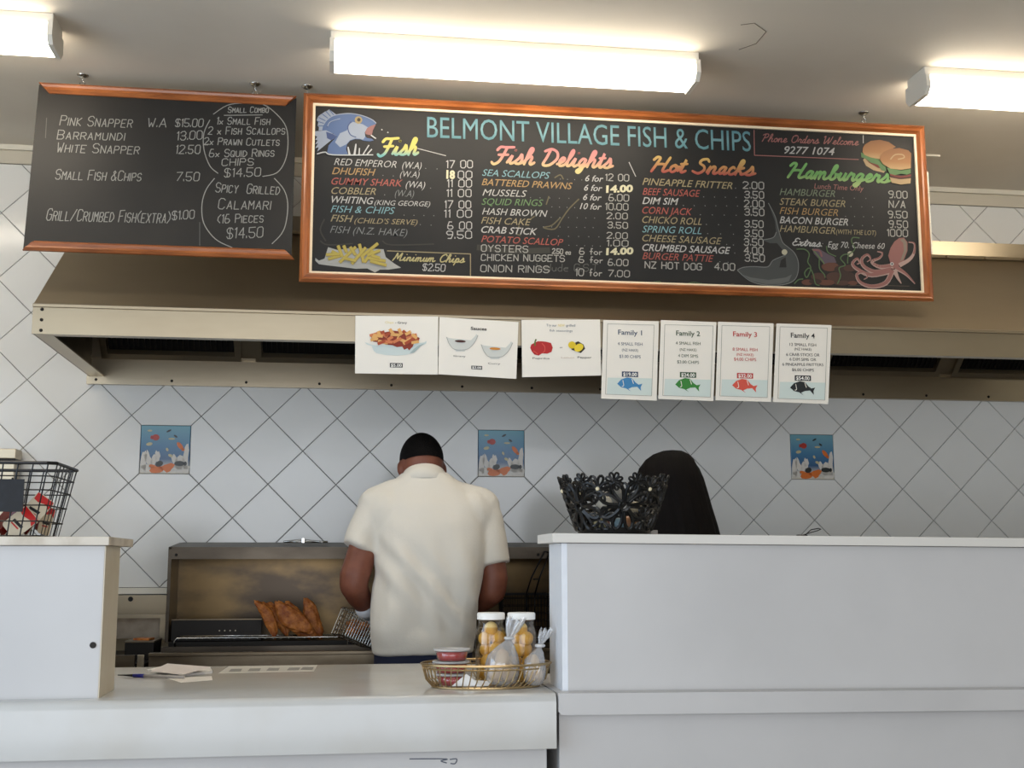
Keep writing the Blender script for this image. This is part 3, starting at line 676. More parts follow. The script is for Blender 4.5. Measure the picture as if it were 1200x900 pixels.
Fz.text('Egg 70. Cheese 60', 970, 290, 1037, 292, 7, pW, .3, .0)
Fz.strokes('painted_line', [[(883.5, 152.5), (884, 182), (1006, 187)]], 1.1, pPink, smooth=False)
Fz.strokes('painted_line', [[(1011.5, 158), (1011.5, 168)], [(737, 190), (745, 207)]], 1.1, pW, smooth=False)
Fz.strokes('painted_line', [[(453.7, 294), (551.3, 297.7), (551.3, 323.5)]], 1.2, pTan, smooth=False)
B8 = Art(plM, 550, 190, 6, mb_)
for t, a, y0, b, y1, m, bo in [('SEA SCALLOPS', 89, 96, 568, 118, pC, 0), ('BATTERED PRAWNS', 86, 162, 725, 192, pO, .004), ('MUSSELS', 92, 236, 405, 246, pW, -.004), ('SQUID RINGS', 86, 300, 520, 310, pG, 0),
    ('HASH BROWN', 89, 368, 550, 386, pW, 0), ('FISH CAKE', 82, 432, 435, 446, pTan, 0), ('CRAB STICK', 83, 496, 478, 513, pW, .01), ('POTATO SCALLOP', 83, 562, 660, 588, pR, .004)]:
    B8.text(t, a, y0, b, y1, 46, m, I, bo)
for t, a, y, b, h in [('OYSTERS', 83, 628, 410, 46), ('CHICKEN NUGGETS', 83, 692, 668, 44), ('ONION RINGS', 79, 770, 560, 46), ('2.50 ea', 582, 642, 710, 34),
    ('12 00', 958, 130, 1120, 46), ('6.00', 980, 272, 1120, 46), ('10.00', 957, 335, 1115, 46), ('2.00', 966, 398, 1110, 42), ('3.50', 972, 463, 1112, 42), ('2.00', 966, 536, 1110, 42), ('1.00', 968, 590, 1115, 42), ('6.00', 975, 726, 1115, 44), ('7.00', 976, 804, 1125, 44),
    ('6 for', 773, 648, 930, 42), ('6 for', 769, 706, 935, 42), ('10 for', 746, 798, 930, 48)]:
    B8.chalk(t, a, y, b, y+(8 if a < 600 else 4), h, 6.5, shear=.06)
for a, y, b, t in [(814, 134, 942, '6 for'), (806, 200, 935, '6 for'), (799, 266, 930, '6 for'), (776, 330, 930, '10 for')]: B8.text(t, a, y, b, y+6, 42, pW, I, .008)
B8.text('14.00', 960, 214, 1152, 208, 46, pBrt, .1, .045); B8.text('14.00', 960, 652, 1155, 646, 44, pBrt, .1, .045)
for x0, x1, y, n in [(640, 790, 120, 4), (430, 700, 250, 5), (580, 740, 315, 4), (575, 880, 388, 6), (520, 870, 455, 7), (555, 910, 520, 6), (700, 920, 585, 5)]: B8.dots(x0, y, x1, y+6, n, pGry, 7)
B8.chalk('include G.S.T', 470, 765, 900, 768, 50, 6, mat('chalk_ghost', (82, 82, 78), .9), layer=1)
smg = mat('chalk_smear', (92, 86, 66), .9)
B8.strokes('smudge', [[(770, 260), (700, 330), (650, 400), (600, 470), (520, 460), (580, 445), (640, 390)], [(600, 110), (640, 90), (660, 120)], [(560, 240), (540, 300)], [(430, 400), (460, 380)], [(350, 450), (330, 500), (360, 515)]], 9, smg, layer=.8)
B8.strokes('smudge', [[(60, 600), (300, 625), (560, 620)]], 40, mat('smudge', (58, 57, 52), .9), layer=.5)
B3 = Art(plM, 720, 120, 3.158, mb_)
for t, a, y0, b, y1, m, bo in [('PINEAPPLE FRITTER', 103, 305, 437, 321, pTan, .004), ('BEEF SAUSAGE', 104, 342, 318, 350, pR, 0), ('DIM SIM', 103, 376, 238, 380, pW, .006), ('CORN JACK', 103, 411, 288, 418, pR, .002), ('CHICKO ROLL', 103, 446, 323, 454, pTan, 0), ('SPRING ROLL', 103, 481, 322, 488, pC, 0),
    ('CHEESE SAUSAGE', 103, 514, 398, 526, pTan, 0), ('CRUMBED SAUSAGE', 103, 549, 430, 561, pW, .01), ('BURGER PATTIE', 103, 580, 368, 591, pR, 0), ('HAMBURGER', 611, 343, 817, 351, pSage, 0), ('STEAK BURGER', 611, 379, 855, 388, pTan, 0), ('FISH BURGER', 611, 413, 828, 421, pO, -.004), ('BACON BURGER', 611, 447, 865, 456, pW, .008), ('HAMBURGER', 611, 479, 818, 488, pTan, 0)]:
    B3.text(t, a, y0, b, y1, 25, m, I, bo)
B3.text('(WITH THE LOT)', 820, 487, 968, 492, 17, pTan, .2, .004)
for t, a, b, y in [('2.00', 476, 552, 319), ('3.50', 482, 552, 354), ('2.00', 480, 553, 387), ('3.50', 482, 553, 418), ('3.50', 482, 550, 462), ('3.50', 482, 550, 497), ('3.50', 480, 550, 529), ('4.00', 480, 550, 560), ('3.50', 483, 555, 588), ('4.00', 370, 445, 620),
    ('9.00', 1015, 1083, 353), ('N/A', 1016, 1075, 389), ('9.50', 1013, 1083, 427), ('9.50', 1016, 1085, 463), ('1000', 1010, 1085, 495)]:
    B3.chalk(t, a, y, b, y+2, 25, 3.6, shear=.05)
B3.chalk('NZ HOT DOG', 113, 613, 322, 621, 24, 3.6, shear=.05)
for x0, x1, y, n in [(448, 449, 318, 1), (330, 450, 350, 4), (255, 455, 382, 6), (318, 450, 416, 4), (340, 430, 452, 3), (345, 440, 486, 3), (415, 440, 526, 2), (445, 446, 558, 1), (390, 420, 590, 2), (845, 930, 354, 3), (875, 955, 386, 3), (855, 955, 422, 4), (880, 955, 455, 3)]: B3.dots(x0, y, x1, y+2, n, pGry)
# painted fish
A = Art(plM, 360, 118, 8.571, mb_)
cB = paint('fish_blue', (86, 118, 178)); cB2 = paint('fish_blue_dark', (60, 86, 150)); cBl = paint('fish_pale', (170, 184, 206)); cW = paint('foam', (222, 224, 222))
A.poly('painted_fin', [(300, 145), (220, 88), (195, 105), (175, 112), (150, 130), (125, 145), (110, 160), (95, 195), (112, 215), (105, 250), (118, 268), (115, 300), (150, 300), (165, 240), (220, 180)], cBl, 1)
A.strokes('painted_fin_rays', [[(225, 95), (270, 150)], [(190, 110), (240, 165)], [(150, 135), (210, 180)], [(115, 170), (185, 205)], [(105, 210), (170, 230)], [(112, 255), (160, 255)]], 9, cB, 2)
A.poly('painted_fish_body', [(150, 305), (160, 250), (200, 195), (260, 155), (340, 138), (430, 132), (520, 145), (600, 170), (660, 200), (692, 230), (680, 245), (640, 255), (600, 280), (578, 320), (580, 355), (600, 375), (650, 385), (668, 400), (630, 410), (570, 405), (530, 390), (480, 388), (430, 405), (400, 440), (390, 490), (410, 540), (250, 550), (200, 520), (215, 450), (260, 400), (300, 365), (260, 330), (200, 320)], cB, 3)
A.poly('painted_fish_belly', [(330, 330), (400, 300), (420, 240), (460, 215), (560, 240), (610, 270), (578, 320), (583, 365), (560, 395), (530, 385), (480, 383), (430, 400), (395, 440), (330, 470), (280, 420)], cBl, 4)
A.poly('painted_fin', [(75, 310), (190, 300), (270, 340), (300, 370), (240, 400), (190, 440), (100, 515), (115, 470), (80, 480), (110, 430), (80, 440), (105, 400), (80, 395), (100, 365), (75, 350)], cBl, 4)
A.poly('painted_fin', [(190, 315), (265, 340), (300, 370), (240, 400), (200, 380)], cB2, 5)
A.strokes('painted_outline', [[(160, 250), (200, 195), (260, 155), (340, 138), (430, 132), (520, 145), (600, 170), (660, 200), (692, 230)]], 9, cBl, 5)
A.strokes('painted_outline', [[(440, 215), (410, 260), (415, 310), (440, 350), (490, 370)], [(200, 270), (230, 220), (310, 190)]], 10, cB2, 5)
A.strokes('painted_outline', [[(205, 260), (235, 215), (330, 185)]], 8, cBl, 6)
A.poly('painted_mouth', [(690, 240), (640, 255), (600, 280), (580, 320), (600, 365), (625, 350), (650, 345), (660, 300)], paint('mouth_pink', (176, 110, 104)), 5)
A.poly('painted_mouth', [(585, 340), (605, 372), (640, 385), (630, 350), (610, 345)], paint('mouth_dark', (70, 40, 36)), 6)
A.ellipse('painted_eye', 515, 198, 38, 38, paint('eye_tan', (190, 164, 104)), 6); A.ellipse('painted_eye', 518, 196, 18, 18, paint('eye_dark', (70, 54, 30)), 7)
A.strokes('painted_splash', [[(100, 540), (180, 520), (260, 548), (660, 548)], [(420, 545), (410, 470), (430, 545)], [(470, 545), (490, 440), (480, 545)], [(520, 545), (525, 480)], [(560, 545), (620, 450)], [(600, 545), (650, 490)], [(640, 350), (690, 385)]], 12, cW, 6)
A.dots(750, 292, 810, 320, 2, pW, 16)
# painted chips
A = Art(plM, 362, 278, 6, mb_)
A.poly('painted_paper', [(45, 145), (70, 165), (110, 150), (135, 70), (200, 90), (300, 75), (420, 80), (525, 85), (540, 140), (600, 185), (648, 215), (560, 228), (500, 228), (465, 248), (410, 220), (330, 222), (250, 212), (130, 198), (70, 190), (45, 165)], paint('paper_white', (196, 196, 188)), 1)
cc = [(120, 125, 215, 120), (135, 155, 225, 130), (205, 60, 235, 140), (160, 100, 210, 125), (245, 60, 265, 110), (330, 70, 215, 180), (290, 70, 330, 130), (355, 50, 385, 180), (400, 75, 300, 190), (485, 45, 380, 130), (450, 95, 390, 180), (500, 95, 410, 130), (420, 150, 540, 170), (430, 170, 545, 200), (440, 130, 500, 150), (250, 150, 330, 170)]
cy1, cy2 = paint('chip_yellow', (226, 200, 70)), paint('chip_gold', (196, 164, 50))
for k, (a, b, c, d) in enumerate(cc):
    A.strokes('painted_chip', [[(a, b), (c, d)]], 24, cy2, 2+k*.25); A.strokes('painted_chip', [[(a, b-2), (c, d-2)]], 17, cy1, 2.12+k*.25)
# painted shark, reef and octopus
A = Art(plM, 860, 230, 5.4545, mb_)
A.poly('painted_shark', [(22, 475), (50, 505), (100, 540), (200, 570), (310, 570), (380, 545), (410, 490), (412, 420), (385, 360), (340, 320), (310, 290), (285, 210), (265, 130), (220, 45), (262, 160), (270, 230), (250, 265), (180, 280), (230, 300), (275, 300), (305, 335), (325, 375), (270, 400), (240, 425), (215, 450), (130, 448), (60, 455)], paint('shark_grey', (74, 78, 76)), 1)
A.strokes('painted_shark_edge', [[(22, 475), (100, 540), (200, 568), (310, 566), (380, 541), (408, 490), (410, 420), (385, 362), (340, 322), (308, 290), (283, 210), (263, 130), (220, 45)], [(180, 280), (250, 265), (270, 230)], [(22, 472), (60, 455), (130, 450), (215, 452), (250, 410), (330, 376)]], 5, paint('shark_light', (134, 138, 134)), 2)
A.poly('painted_gap', [(300, 410), (330, 390), (335, 455), (290, 455)], M_cb, 2)  # dark hole in the shark, in the board's own black
A.poly('painted_belly', [(50, 500), (110, 520), (220, 535), (330, 520), (370, 500), (350, 545), (290, 562), (200, 562), (110, 540)], paint('shark_belly', (108, 112, 108)), 2)
A.ellipse('sticker', 322, 358, 18, 18, paint('sticker', (214, 206, 170)), 4); A.ellipse('sticker', 742, 370, 18, 18, paint('sticker', (214, 206, 170)), 4)
rb = [paint('rock_red', (120, 64, 42)), paint('rock_brown', (92, 54, 38)), paint('rock_dark', (66, 40, 30))]
for k, (x, y, rx, ry) in enumerate([(615, 450, 55, 30), (540, 515, 48, 26), (690, 470, 50, 30), (470, 550, 38, 18), (640, 515, 50, 30), (730, 520, 50, 35), (590, 552, 55, 18), (690, 555, 50, 16), (520, 545, 40, 18), (760, 555, 30, 14), (740, 460, 40, 22)]):
    A.ellipse('painted_rock', x, y, rx, ry, rb[k % 3], 1+.1*k)
A.poly('painted_small_fish', [(498, 335), (540, 335), (600, 370), (640, 390), (655, 425), (600, 425), (575, 435), (555, 415), (530, 390), (510, 370)], paint('fish_mauve', (104, 84, 100)), 3)
A.strokes('painted_small_fish_edge', [[(500, 340), (560, 410), (575, 433)]], 8, paint('fish_green', (112, 140, 80)), 4)
A.strokes('painted_small_fish_edge', [[(505, 345), (545, 350), (560, 385)]], 12, paint('fish_pink', (160, 92, 92)), 4)
A.strokes('painted_weed', [[(400, 340), (450, 340), (480, 370), (470, 420), (490, 460), (465, 520), (450, 490), (480, 460), (505, 500), (520, 560), (545, 570)], [(545, 390), (545, 460), (575, 500), (580, 520)], [(660, 560), (680, 510), (670, 460), (710, 440), (680, 400), (700, 375), (740, 370)], [(590, 320), (600, 360), (650, 385)], [(725, 430), (730, 380), (770, 340), (750, 290), (760, 265), (800, 268)], [(385, 560), (410, 535), (440, 530)]], 7, paint('weed_green', (92, 128, 72)), 4)
oc = paint('octopus_pink', (178, 108, 98)); oc2 = paint('octopus_pale', (206, 166, 152))
A.poly('painted_octopus_head', [(1000, 430), (985, 380), (1000, 330), (1025, 290), (1055, 268), (1085, 265), (1108, 295), (1108, 350), (1085, 410), (1045, 455), (1010, 470)], oc, 3)
A.poly('painted_octopus_shade', [(1060, 280), (1085, 272), (1102, 298), (1102, 350), (1080, 405), (1060, 420), (1085, 350), (1080, 300)], paint('octopus_grey', (160, 140, 118)), 4)
for p, w in [([(1000, 470), (900, 485), (830, 450), (815, 405), (850, 375), (872, 400), (850, 420)], 34), ([(1000, 480), (880, 505), (800, 475), (757, 435), (785, 400), (802, 425), (785, 435)], 34), ([(1010, 445), (930, 452), (880, 420), (930, 395), (948, 365), (915, 355)], 30), ([(1010, 480), (970, 555), (880, 578), (805, 550), (785, 500), (830, 488), (852, 515), (830, 532)], 34), ([(1025, 475), (1045, 520), (1068, 558)], 34), ([(1040, 460), (1100, 500), (1155, 560)], 34), ([(1060, 440), (1120, 405), (1150, 360), (1152, 305), (1115, 295)], 28)]:
    A.strokes('painted_tentacle', [p], w, oc2, 2.4, taper=True); A.strokes('painted_tentacle', [[(x+1, y-3) for x, y in p]], w*.68, oc, 2.8, taper=True)
A.ellipse('painted_eye', 1008, 434, 12, 11, pW, 5); A.ellipse('painted_eye', 1008, 434, 5, 5, M_black, 6)
A.strokes('painted_ground', [[(730, 572), (900, 570), (1120, 575)], [(-620, 565), (-480, 570), (-300, 568), (-160, 572), (0, 560)]], 4, paint('ground', (96, 80, 64)), 1)
A.strokes('painted_weed', [[(-560, 560), (-480, 545), (-460, 560), (-420, 565)], [(-310, 565), (-260, 550), (-200, 560), (-110, 565)]], 5, paint('weed_green', (92, 128, 72)), 2)
# painted burgers
A = Art(plM, 880, 140, 5.714, mb_)
cBun = paint('bun', (178, 118, 62)); cBunL = paint('bun_light', (208, 170, 112)); cLet = paint('lettuce', (98, 150, 78)); cPat = paint('patty', (96, 44, 30)); cSauce = paint('sauce_red', (150, 46, 34))
mBun = mat('paint_bun_crown', (178, 118, 62), .6, ramp=[(0, (206, 164, 104)), (.35, (180, 120, 62)), (1, (150, 92, 46))])
A.poly('painted_bun', [(750, 270), (770, 310), (820, 340), (890, 358), (905, 335), (860, 300), (800, 280), (760, 260)], cBunL, 1)
A.poly('painted_patty', [(755, 250), (790, 290), (850, 325), (880, 330), (880, 290), (820, 270)], cSauce, 2)
A.poly('painted_lettuce', [(735, 222), (738, 255), (765, 262), (800, 290), (850, 305), (872, 340), (905, 350), (900, 310), (862, 270), (790, 245)], cLet, 3)
A.poly('painted_bun', [(745, 220), (748, 190), (762, 168), (800, 145), (860, 138), (920, 152), (968, 185), (930, 205), (880, 235), (858, 268), (800, 256), (760, 240)], mBun, 4)
A.poly('painted_bun', [(925, 385), (1000, 402), (1068, 395), (1065, 430), (1000, 438), (940, 425)], cBunL, 5)
A.poly('painted_patty', [(925, 362), (1000, 378), (1068, 368), (1068, 392), (990, 402), (930, 390)], cPat, 6)
A.strokes('painted_sauce', [[(930, 372), (1000, 388), (1066, 376)]], 10, cSauce, 7)
A.poly('painted_lettuce', [(905, 325), (1000, 345), (1066, 335), (1066, 362), (1040, 372), (1000, 366), (960, 376), (925, 365)], cLet, 7)
A.poly('painted_bun', [(858, 270), (865, 240), (885, 220), (930, 200), (990, 194), (1050, 210), (1068, 230), (1066, 330), (1000, 340), (930, 332), (880, 302)], mBun, 8)
A.strokes('painted_bun_swirl', [[(930, 270), (960, 240), (1010, 240), (1020, 260), (980, 270)]], 8, cBunL, 9)
# foam sheet tucked behind the board's right end
tag(slab(Plane((1.545, -.88, 2.36), (1, 0, 0), (0, 0, 1)), -.2, .022, .17, .5, 0, .02).build('foam_sheet', mat('foam', (224, 220, 206), .9, bump=(120, .6)), loc=(1.45, -.88, 2.53)), 'speckled white foam sheet behind the right edge of the large menu board', 'foam sheet')

# ================================================================== paper signs taped along the hood fascia
def sign(name_label, pts, art, k=None):
    """pts: four photo corners tl,tr,br,bl"""
    Y = -1.0125
    q = [onY(x, y, Y) for x, y in pts]
    c = sum(q, Vector())/4
    t = thing('paper_sign', name_label, 'sign', (c.x, Y, min(p.z for p in q)), 'paper signs taped along the hood')
    MB().prism_y([(p.x, p.z) for p in q][::-1], Y, Y+.0012).build('sheet', M_paper, t)
    pl = Plane((c.x, Y, c.z), (1, 0, 0), (0, 0, 1))
    art(pl, t)
def ink(n, c): return mat('ink_'+n, c, .5)
def border(A, pts, m, w):
    A.strokes('border', [pts+[pts[0]]], w, m, 1, smooth=False)
def fam(n, rows, price, col, x):
    def art(pl, t):
        A = Art(pl, 700, 360, 4, t)
        (bx, by, ex, ey) = x
        A.poly('tinted_foot', [(bx+4, ey-82), (ex-8, ey-78), (ex-10, ey+2), (bx+0, ey-4)], ink('mist', (206, 218, 212)), .6)
        border(A, [(bx+4, by), (ex, by+6), (ex-12, ey+4), (bx-6, ey-4)], ink('line', (150, 150, 140)), 2)
        cx = (bx+ex)/2-2
        A.text('Family %d' % n, cx-56, by+50, cx+56, by+54, 22, col, 0, .012)
        for (s, y, wd, hh) in rows: A.text(s, cx-wd/2, y, cx+wd/2, y+3, hh, col, 0, 0)
        py = rows[-1][1]+ (50 if n == 4 else (90 if n < 3 else 86)); py = {1: 325, 2: 328, 3: 332, 4: 343}[n]
        A.poly('price_box', [(cx-38, py-24), (cx+38, py-22), (cx+38, py+3), (cx-38, py+1)], ink('box%d' % n, {1: (40, 60, 90), 2: (40, 74, 40), 3: (190, 50, 44), 4: (40, 40, 44)}[n]), 1)
        A.text(price, cx-32, py-3, cx+32, py-1, 16, ink('pricewhite', (240, 238, 230)), 0, .02)
        fy = py+42; fx = cx-4
        A.poly('fish_print', [(fx-56, fy-8), (fx-38, fy-28), (fx-10, fy-38), (fx+14, fy-34), (fx+30, fy-14), (fx+44, fy-4), (fx+62, fy-8), (fx+54, fy+8), (fx+56, fy+26), (fx+38, fy+6), (fx+14, fy+8), (fx-4, fy+16), (fx+8, fy+28), (fx-14, fy+14), (fx-38, fy+8)], ink('fish%d' % n, {1: (60, 130, 180), 2: (50, 130, 50), 3: (214, 84, 66), 4: (30, 34, 36)}[n]), 1)
        A.strokes('fish_marks', [[(fx-30, fy-24), (fx-26, fy), (fx-34, fy+4)], [(fx+12, fy-32), (fx+20, fy-8)]], 3, M_paper, 2)
    return art
ink1, ink2, ink3, ink4 = ink('blue', (70, 86, 110)), ink('green', (50, 74, 50)), ink('red', (190, 50, 44)), ink('black', (34, 34, 36))
sign('paper sign Family 1 with blue fish, priced 19 dollars', [(707, 375), (772, 376.5), (769.5, 469.5), (704.5, 467)], fam(1, [('4 SMALL FISH', 178, 116, 14), ('(NZ HAKE)', 206, 76, 12), ('$3.00 CHIPS', 237, 100, 14)], '$19.00', ink1, (44, 78, 266, 412)))
sign('paper sign Family 2 with green fish, priced 24 dollars', [(774.5, 375), (839.5, 377.5), (836, 470), (771.5, 467.5)], fam(2, [('4 SMALL FISH', 175, 116, 14), ('(NZ HAKE)', 204, 78, 12), ('4 DIM SIMS', 234, 94, 14), ('$3.00 CHIPS', 263, 102, 14)], '$24.00', ink2, (312, 82, 542, 418)))
sign('paper sign Family 3 with red lettering and red fish, priced 32 dollars', [(841.5, 377), (906.5, 379), (903.5, 471), (838.5, 469)], fam(3, [('8 SMALL FISH', 204, 116, 14), ('(NZ HAKE)', 227, 80, 12), ('$4.00 CHIPS', 250, 104, 14)], '$32.00', ink3, (580, 86, 808, 420)))
sign('paper sign Family 4 with black fish, rightmost of the row', [(910, 379), (974.5, 381), (970.5, 473.5), (906, 471)], fam(4, [('12 SMALL FISH', 181, 124, 13), ('(NZ HAKE)', 201, 80, 11), ('6 CRAB STICKS OR', 228, 156, 13), ('6 DIM SIMS OR', 250, 124, 13), ('6 PINEAPPLE FRITTERS', 274, 192, 13), ('$6.00 CHIPS', 299, 102, 13)], '$54.00', ink4, (852, 92, 1078, 432)))
def art_gravy(pl, t):
    A = Art(pl, 410, 365, 8, t)
    A.text('Chips', 330, 112, 408, 114, 20, ink('pale_yellow', (226, 208, 130)), 0, 0); A.text('- Gravy', 425, 114, 535, 116, 20, ink4, 0, .01)
    A.poly('bowl_print', [(140, 290), (165, 295), (200, 312), (260, 320), (600, 300), (650, 295), (700, 290), (718, 275), (715, 300), (690, 315), (650, 330), (620, 365), (590, 390), (520, 408), (440, 414), (330, 408), (250, 392), (225, 370), (205, 325), (160, 310)], ink('bowl', (200, 212, 210)), 1)
    A.poly('bowl_shade', [(560, 395), (600, 350), (640, 320), (700, 300), (660, 330), (625, 365), (600, 388)], ink('bowl_shade', (160, 176, 176)), 2)
    A.poly('gravy_print', [(195, 230), (250, 240), (310, 200), (400, 180), (500, 190), (600, 220), (655, 250), (640, 290), (600, 300), (590, 330), (555, 365), (540, 345), (510, 360), (490, 330), (440, 335), (400, 318), (340, 312), (280, 290), (220, 285), (205, 260)], ink('gravy', (140, 46, 22)), 2)
    r = random.Random(5)
    for k in range(24):
        x, y = r.uniform(225, 640), r.uniform(195, 295); a = r.uniform(-.6, .6); l = r.uniform(28, 48)
        A.strokes('chip_print', [[(x-l*math.cos(a), y-l*math.sin(a)), (x+l*math.cos(a), y+l*math.sin(a))]], 28, ink(('chip1', 'chip2', 'chip3')[k % 3], ((224, 170, 100), (206, 120, 74), (170, 70, 34))[k % 3]), 3+.1*k)
    for x, y, a in [(275, 215, 1.2), (390, 190, .9), (470, 190, 1.1), (545, 205, -.5), (605, 235, .7), (235, 250, .5)]:
        A.strokes('chip_print', [[(x-30*math.cos(a), y-30*math.sin(a)), (x+30*math.cos(a), y+30*math.sin(a))]], 30, ink('chip1', (224, 170, 100)), 6)
    A.poly('price_box', [(375, 483), (495, 485), (495, 526), (375, 524)], ink4, 1); A.text('$5.00', 384, 518, 486, 519, 26, ink('pricewhite', (240, 238, 230)), 0, .02)
sign('laminated paper sign of chips and gravy in a bowl, leftmost of the row', [(416.5, 370), (513.5, 371), (513, 439), (416, 437.5)], art_gravy)
def sauceboat(A, x, y, fill):
    A.poly('sauceboat_print', [(x-130, y-60), (x-100, y-50), (x+100, y-30), (x+140, y-70), (x+150, y-90), (x+165, y-75), (x+140, y-20), (x+100, y+30), (x+50, y+58), (x+40, y+75), (x-40, y+75), (x-50, y+58), (x-100, y+10), (x-120, y-35)], ink('boat', (206, 208, 202)), 1)
    A.strokes('sauceboat_edge', [[(x-130, y-60), (x-120, y-35), (x-100, y+10), (x-50, y+58), (x+50, y+58), (x+100, y+30), (x+140, y-20), (x+165, y-75)]], 5, ink('boat_edge', (150, 152, 148)), 2)
    A.ellipse('sauce_print', x, y-20, 52, 12, fill, 3, rot=.05)
def art_sauces(pl, t):
    A = Art(pl, 410, 365, 8, t)
    A.text('Sauces', 1132, 172, 1282, 180, 28, ink4, 0, .025)
    sauceboat(A, 1035, 300, ink('dark_gravy', (70, 34, 26)))
    A2 = Art(pl, 560, 365, 8, t); sauceboat(A2, 160, 370, ink('curry', (200, 130, 40)))
    A.text('Gravy', 970, 424, 1084, 430, 16, ink4, 0, 0); A2.text('Curry', 95, 494, 208, 500, 16, ink4, 0, 0)
    A.poly('price_box', [(1138, 508), (1240, 512), (1240, 546), (1138, 540)], ink4, 1); A.text('$3.00', 1146, 534, 1232, 539, 20, ink('pricewhite', (240, 238, 230)), 0, .02)
sign('tilted laminated paper sign headed Sauces with two sauce boats', [(515, 371.5), (607.5, 377.5), (605, 444), (513.5, 438.5)], art_sauces)
def art_season(pl, t):
    A = Art(pl, 560, 365, 8, t)
    A.text('Try our', 642, 140, 738, 142, 22, ink1, 0, 0); A.text('NEW', 752, 142, 814, 142, 22, ink('pale_yellow', (226, 208, 130)), 0, .01); A.text('grilled', 826, 142, 912, 142, 22, ink1, 0, 0); A.text('fish seasonings', 672, 188, 886, 192, 20, ink1, 0, 0)
    A.poly('paprika_print', [(490, 340), (500, 310), (530, 295), (560, 280), (600, 280), (640, 284), (685, 295), (702, 340), (690, 380), (650, 396), (600, 394), (570, 414), (530, 405), (505, 375)], ink('paprika', (180, 30, 30)), 1)
    A.strokes('paprika_shine', [[(600, 300), (625, 330), (625, 370), (605, 390)], [(520, 370), (560, 400)]], 7, ink('paprika_light', (214, 84, 74)), 2)
    A.strokes('stalk_print', [[(535, 320), (535, 290), (545, 262)]], 14, ink('stalk', (90, 110, 40)), 2)
    A.text('or', 768, 344, 796, 345, 14, ink4, 0, .01)
    A.poly('pepper_print', [(915, 290), (940, 280), (990, 310), (1005, 350), (965, 390), (880, 360), (870, 340), (900, 330)], ink('pepper', (54, 46, 24)), 1)
    A.ellipse('lemon_print', 882, 315, 36, 34, ink('lemon', (220, 190, 30)), 2); A.ellipse('lemon_print', 945, 340, 46, 34, ink('lemon2', (232, 204, 48)), 3, rot=-.6)
    A.text('Paprika', 512, 446, 672, 448, 16, ink4, 0, 0); A.text('Lemon', 782, 440, 904, 440, 14, ink('pale', (190, 170, 150)), 0, 0); A.text('Pepper', 934, 438, 1066, 440, 16, ink4, 0, .01)
sign('laminated paper sign with red paprika and yellow lemons', [(611, 375), (703, 374.5), (704.5, 440), (612, 442)], art_season)

# ================================================================== counters
ZT_ = 1.035; YC = -2.22
ct = thing('serving_counter', 'cream topped white serving counter with deep rounded front edge, left part', 'counter', (-1.6, -1.75, 0))
prof = [(-1.30, .995), (-1.30, ZT_), (YC+.022, ZT_)]+[(YC+.022-.022*math.sin(a), ZT_-.022+.022*math.cos(a)) for a in [k*math.pi/12 for k in range(1, 7)]]+[(YC, .906), (YC+.02, .906), (YC+.02, .995)]
auto_smooth(MB().prism_x(prof, X0+.02, -.168).build('worktop', M_top, ct), 30)
MB().box(X0+.02, -.185, YC+.045, YC+.063, 0, .995).build('front_panel', M_lam, ct)
MB().box(-.203, -.185, YC+.063, -1.34, 0, .995).build('end_panel', M_lam, ct)
MB().box(X0+.02, -.203, -1.36, -1.342, 0, .995).build('back_panel', M_lam, ct)
Am = Art(Plane((-.5, YC+.045, .88), (1, 0, 0), (0, 0, 1)), 300, 760, 3, ct)
Am.strokes('scuff_mark', [[(540, 388), (668, 388), (650, 395), (670, 402)], ], 4, mat('scuff', (96, 100, 110), .8), .5); Am.strokes('scuff_mark', [[(682, 390), (705, 388), (700, 404), (684, 404)]], 4, mat('scuff', (96, 100, 110), .8), .5)

# left upstand
UX = -1.246; UF = -2.151
up = thing('counter_upstand', 'white boxed counter upstand with a keyhole and cream end, left side', 'counter screen', (-2.2, -2.05, ZT_))
MB().box(X0+.02, UX-.003, UF, UF+.016, ZT_, 1.389).build('front_panel', M_lam, up)
MB().box(UX-.016, UX, UF+.001, -1.955, ZT_, 1.389).build('side_panel', M_lamc, up)
MB().box(X0+.02, UX-.016, -1.972, -1.956, ZT_, 1.389).build('back_panel', M_lam, up)
MB().box(X0+.02, UX+.010, UF-.02, -1.82, 1.390, 1.4105, .002).build('cap', M_cap, up)
k = onY(109, 756, UF)
MB().tube([(k.x, UF+.002, k.z), (k.x, UF-.002, k.z)], .0075, 16).build('lock', M_dark, up)
# right counter with its ledge, and the right upstand
RX = -.142
rc = thing('ledge_counter', 'white counter with a slim projecting ledge, right part', 'counter', (1.5, -1.9, 0))
led = [(-.163, ZT_), (-.163, .992), (-.158, .985), (-.150, .984), (X1-.02, .984), (X1-.02, ZT_)]
MB().prism_y(led, YC-.004, -1.70).build('ledge', M_lam, rc)
MB().box(-.155, X1-.02, YC+.035, YC+.05, 0, .984).build('front_panel', M_lamc if False else M_lam, rc)
MB().box(-.155, -.139, YC+.05, -1.70, 0, .984).build('end_panel', M_lam, rc)
MB().box(-.139, X1-.02, -1.716, -1.70, 0, .984).build('back_panel', M_lam, rc)
ur = thing('counter_upstand', 'long white counter upstand with a squared cap, right side', 'counter screen', (1.5, -2.07, ZT_))
MB().box(RX+.014, X1-.02, UF-.012, UF+.004, ZT_, 1.396).build('front_panel', M_lam, ur)
MB().box(RX, RX+.016, UF-.011, -1.985, ZT_, 1.396).build('side_panel', mat('daylit_edge', (226, 230, 236), .3, bump=(30, .25)), ur)  # bluish daylight from the left is painted into this end's colour
MB().box(RX+.016, X1-.02, -2.0, -1.985, ZT_, 1.396).build('back_panel', M_lam, ur)
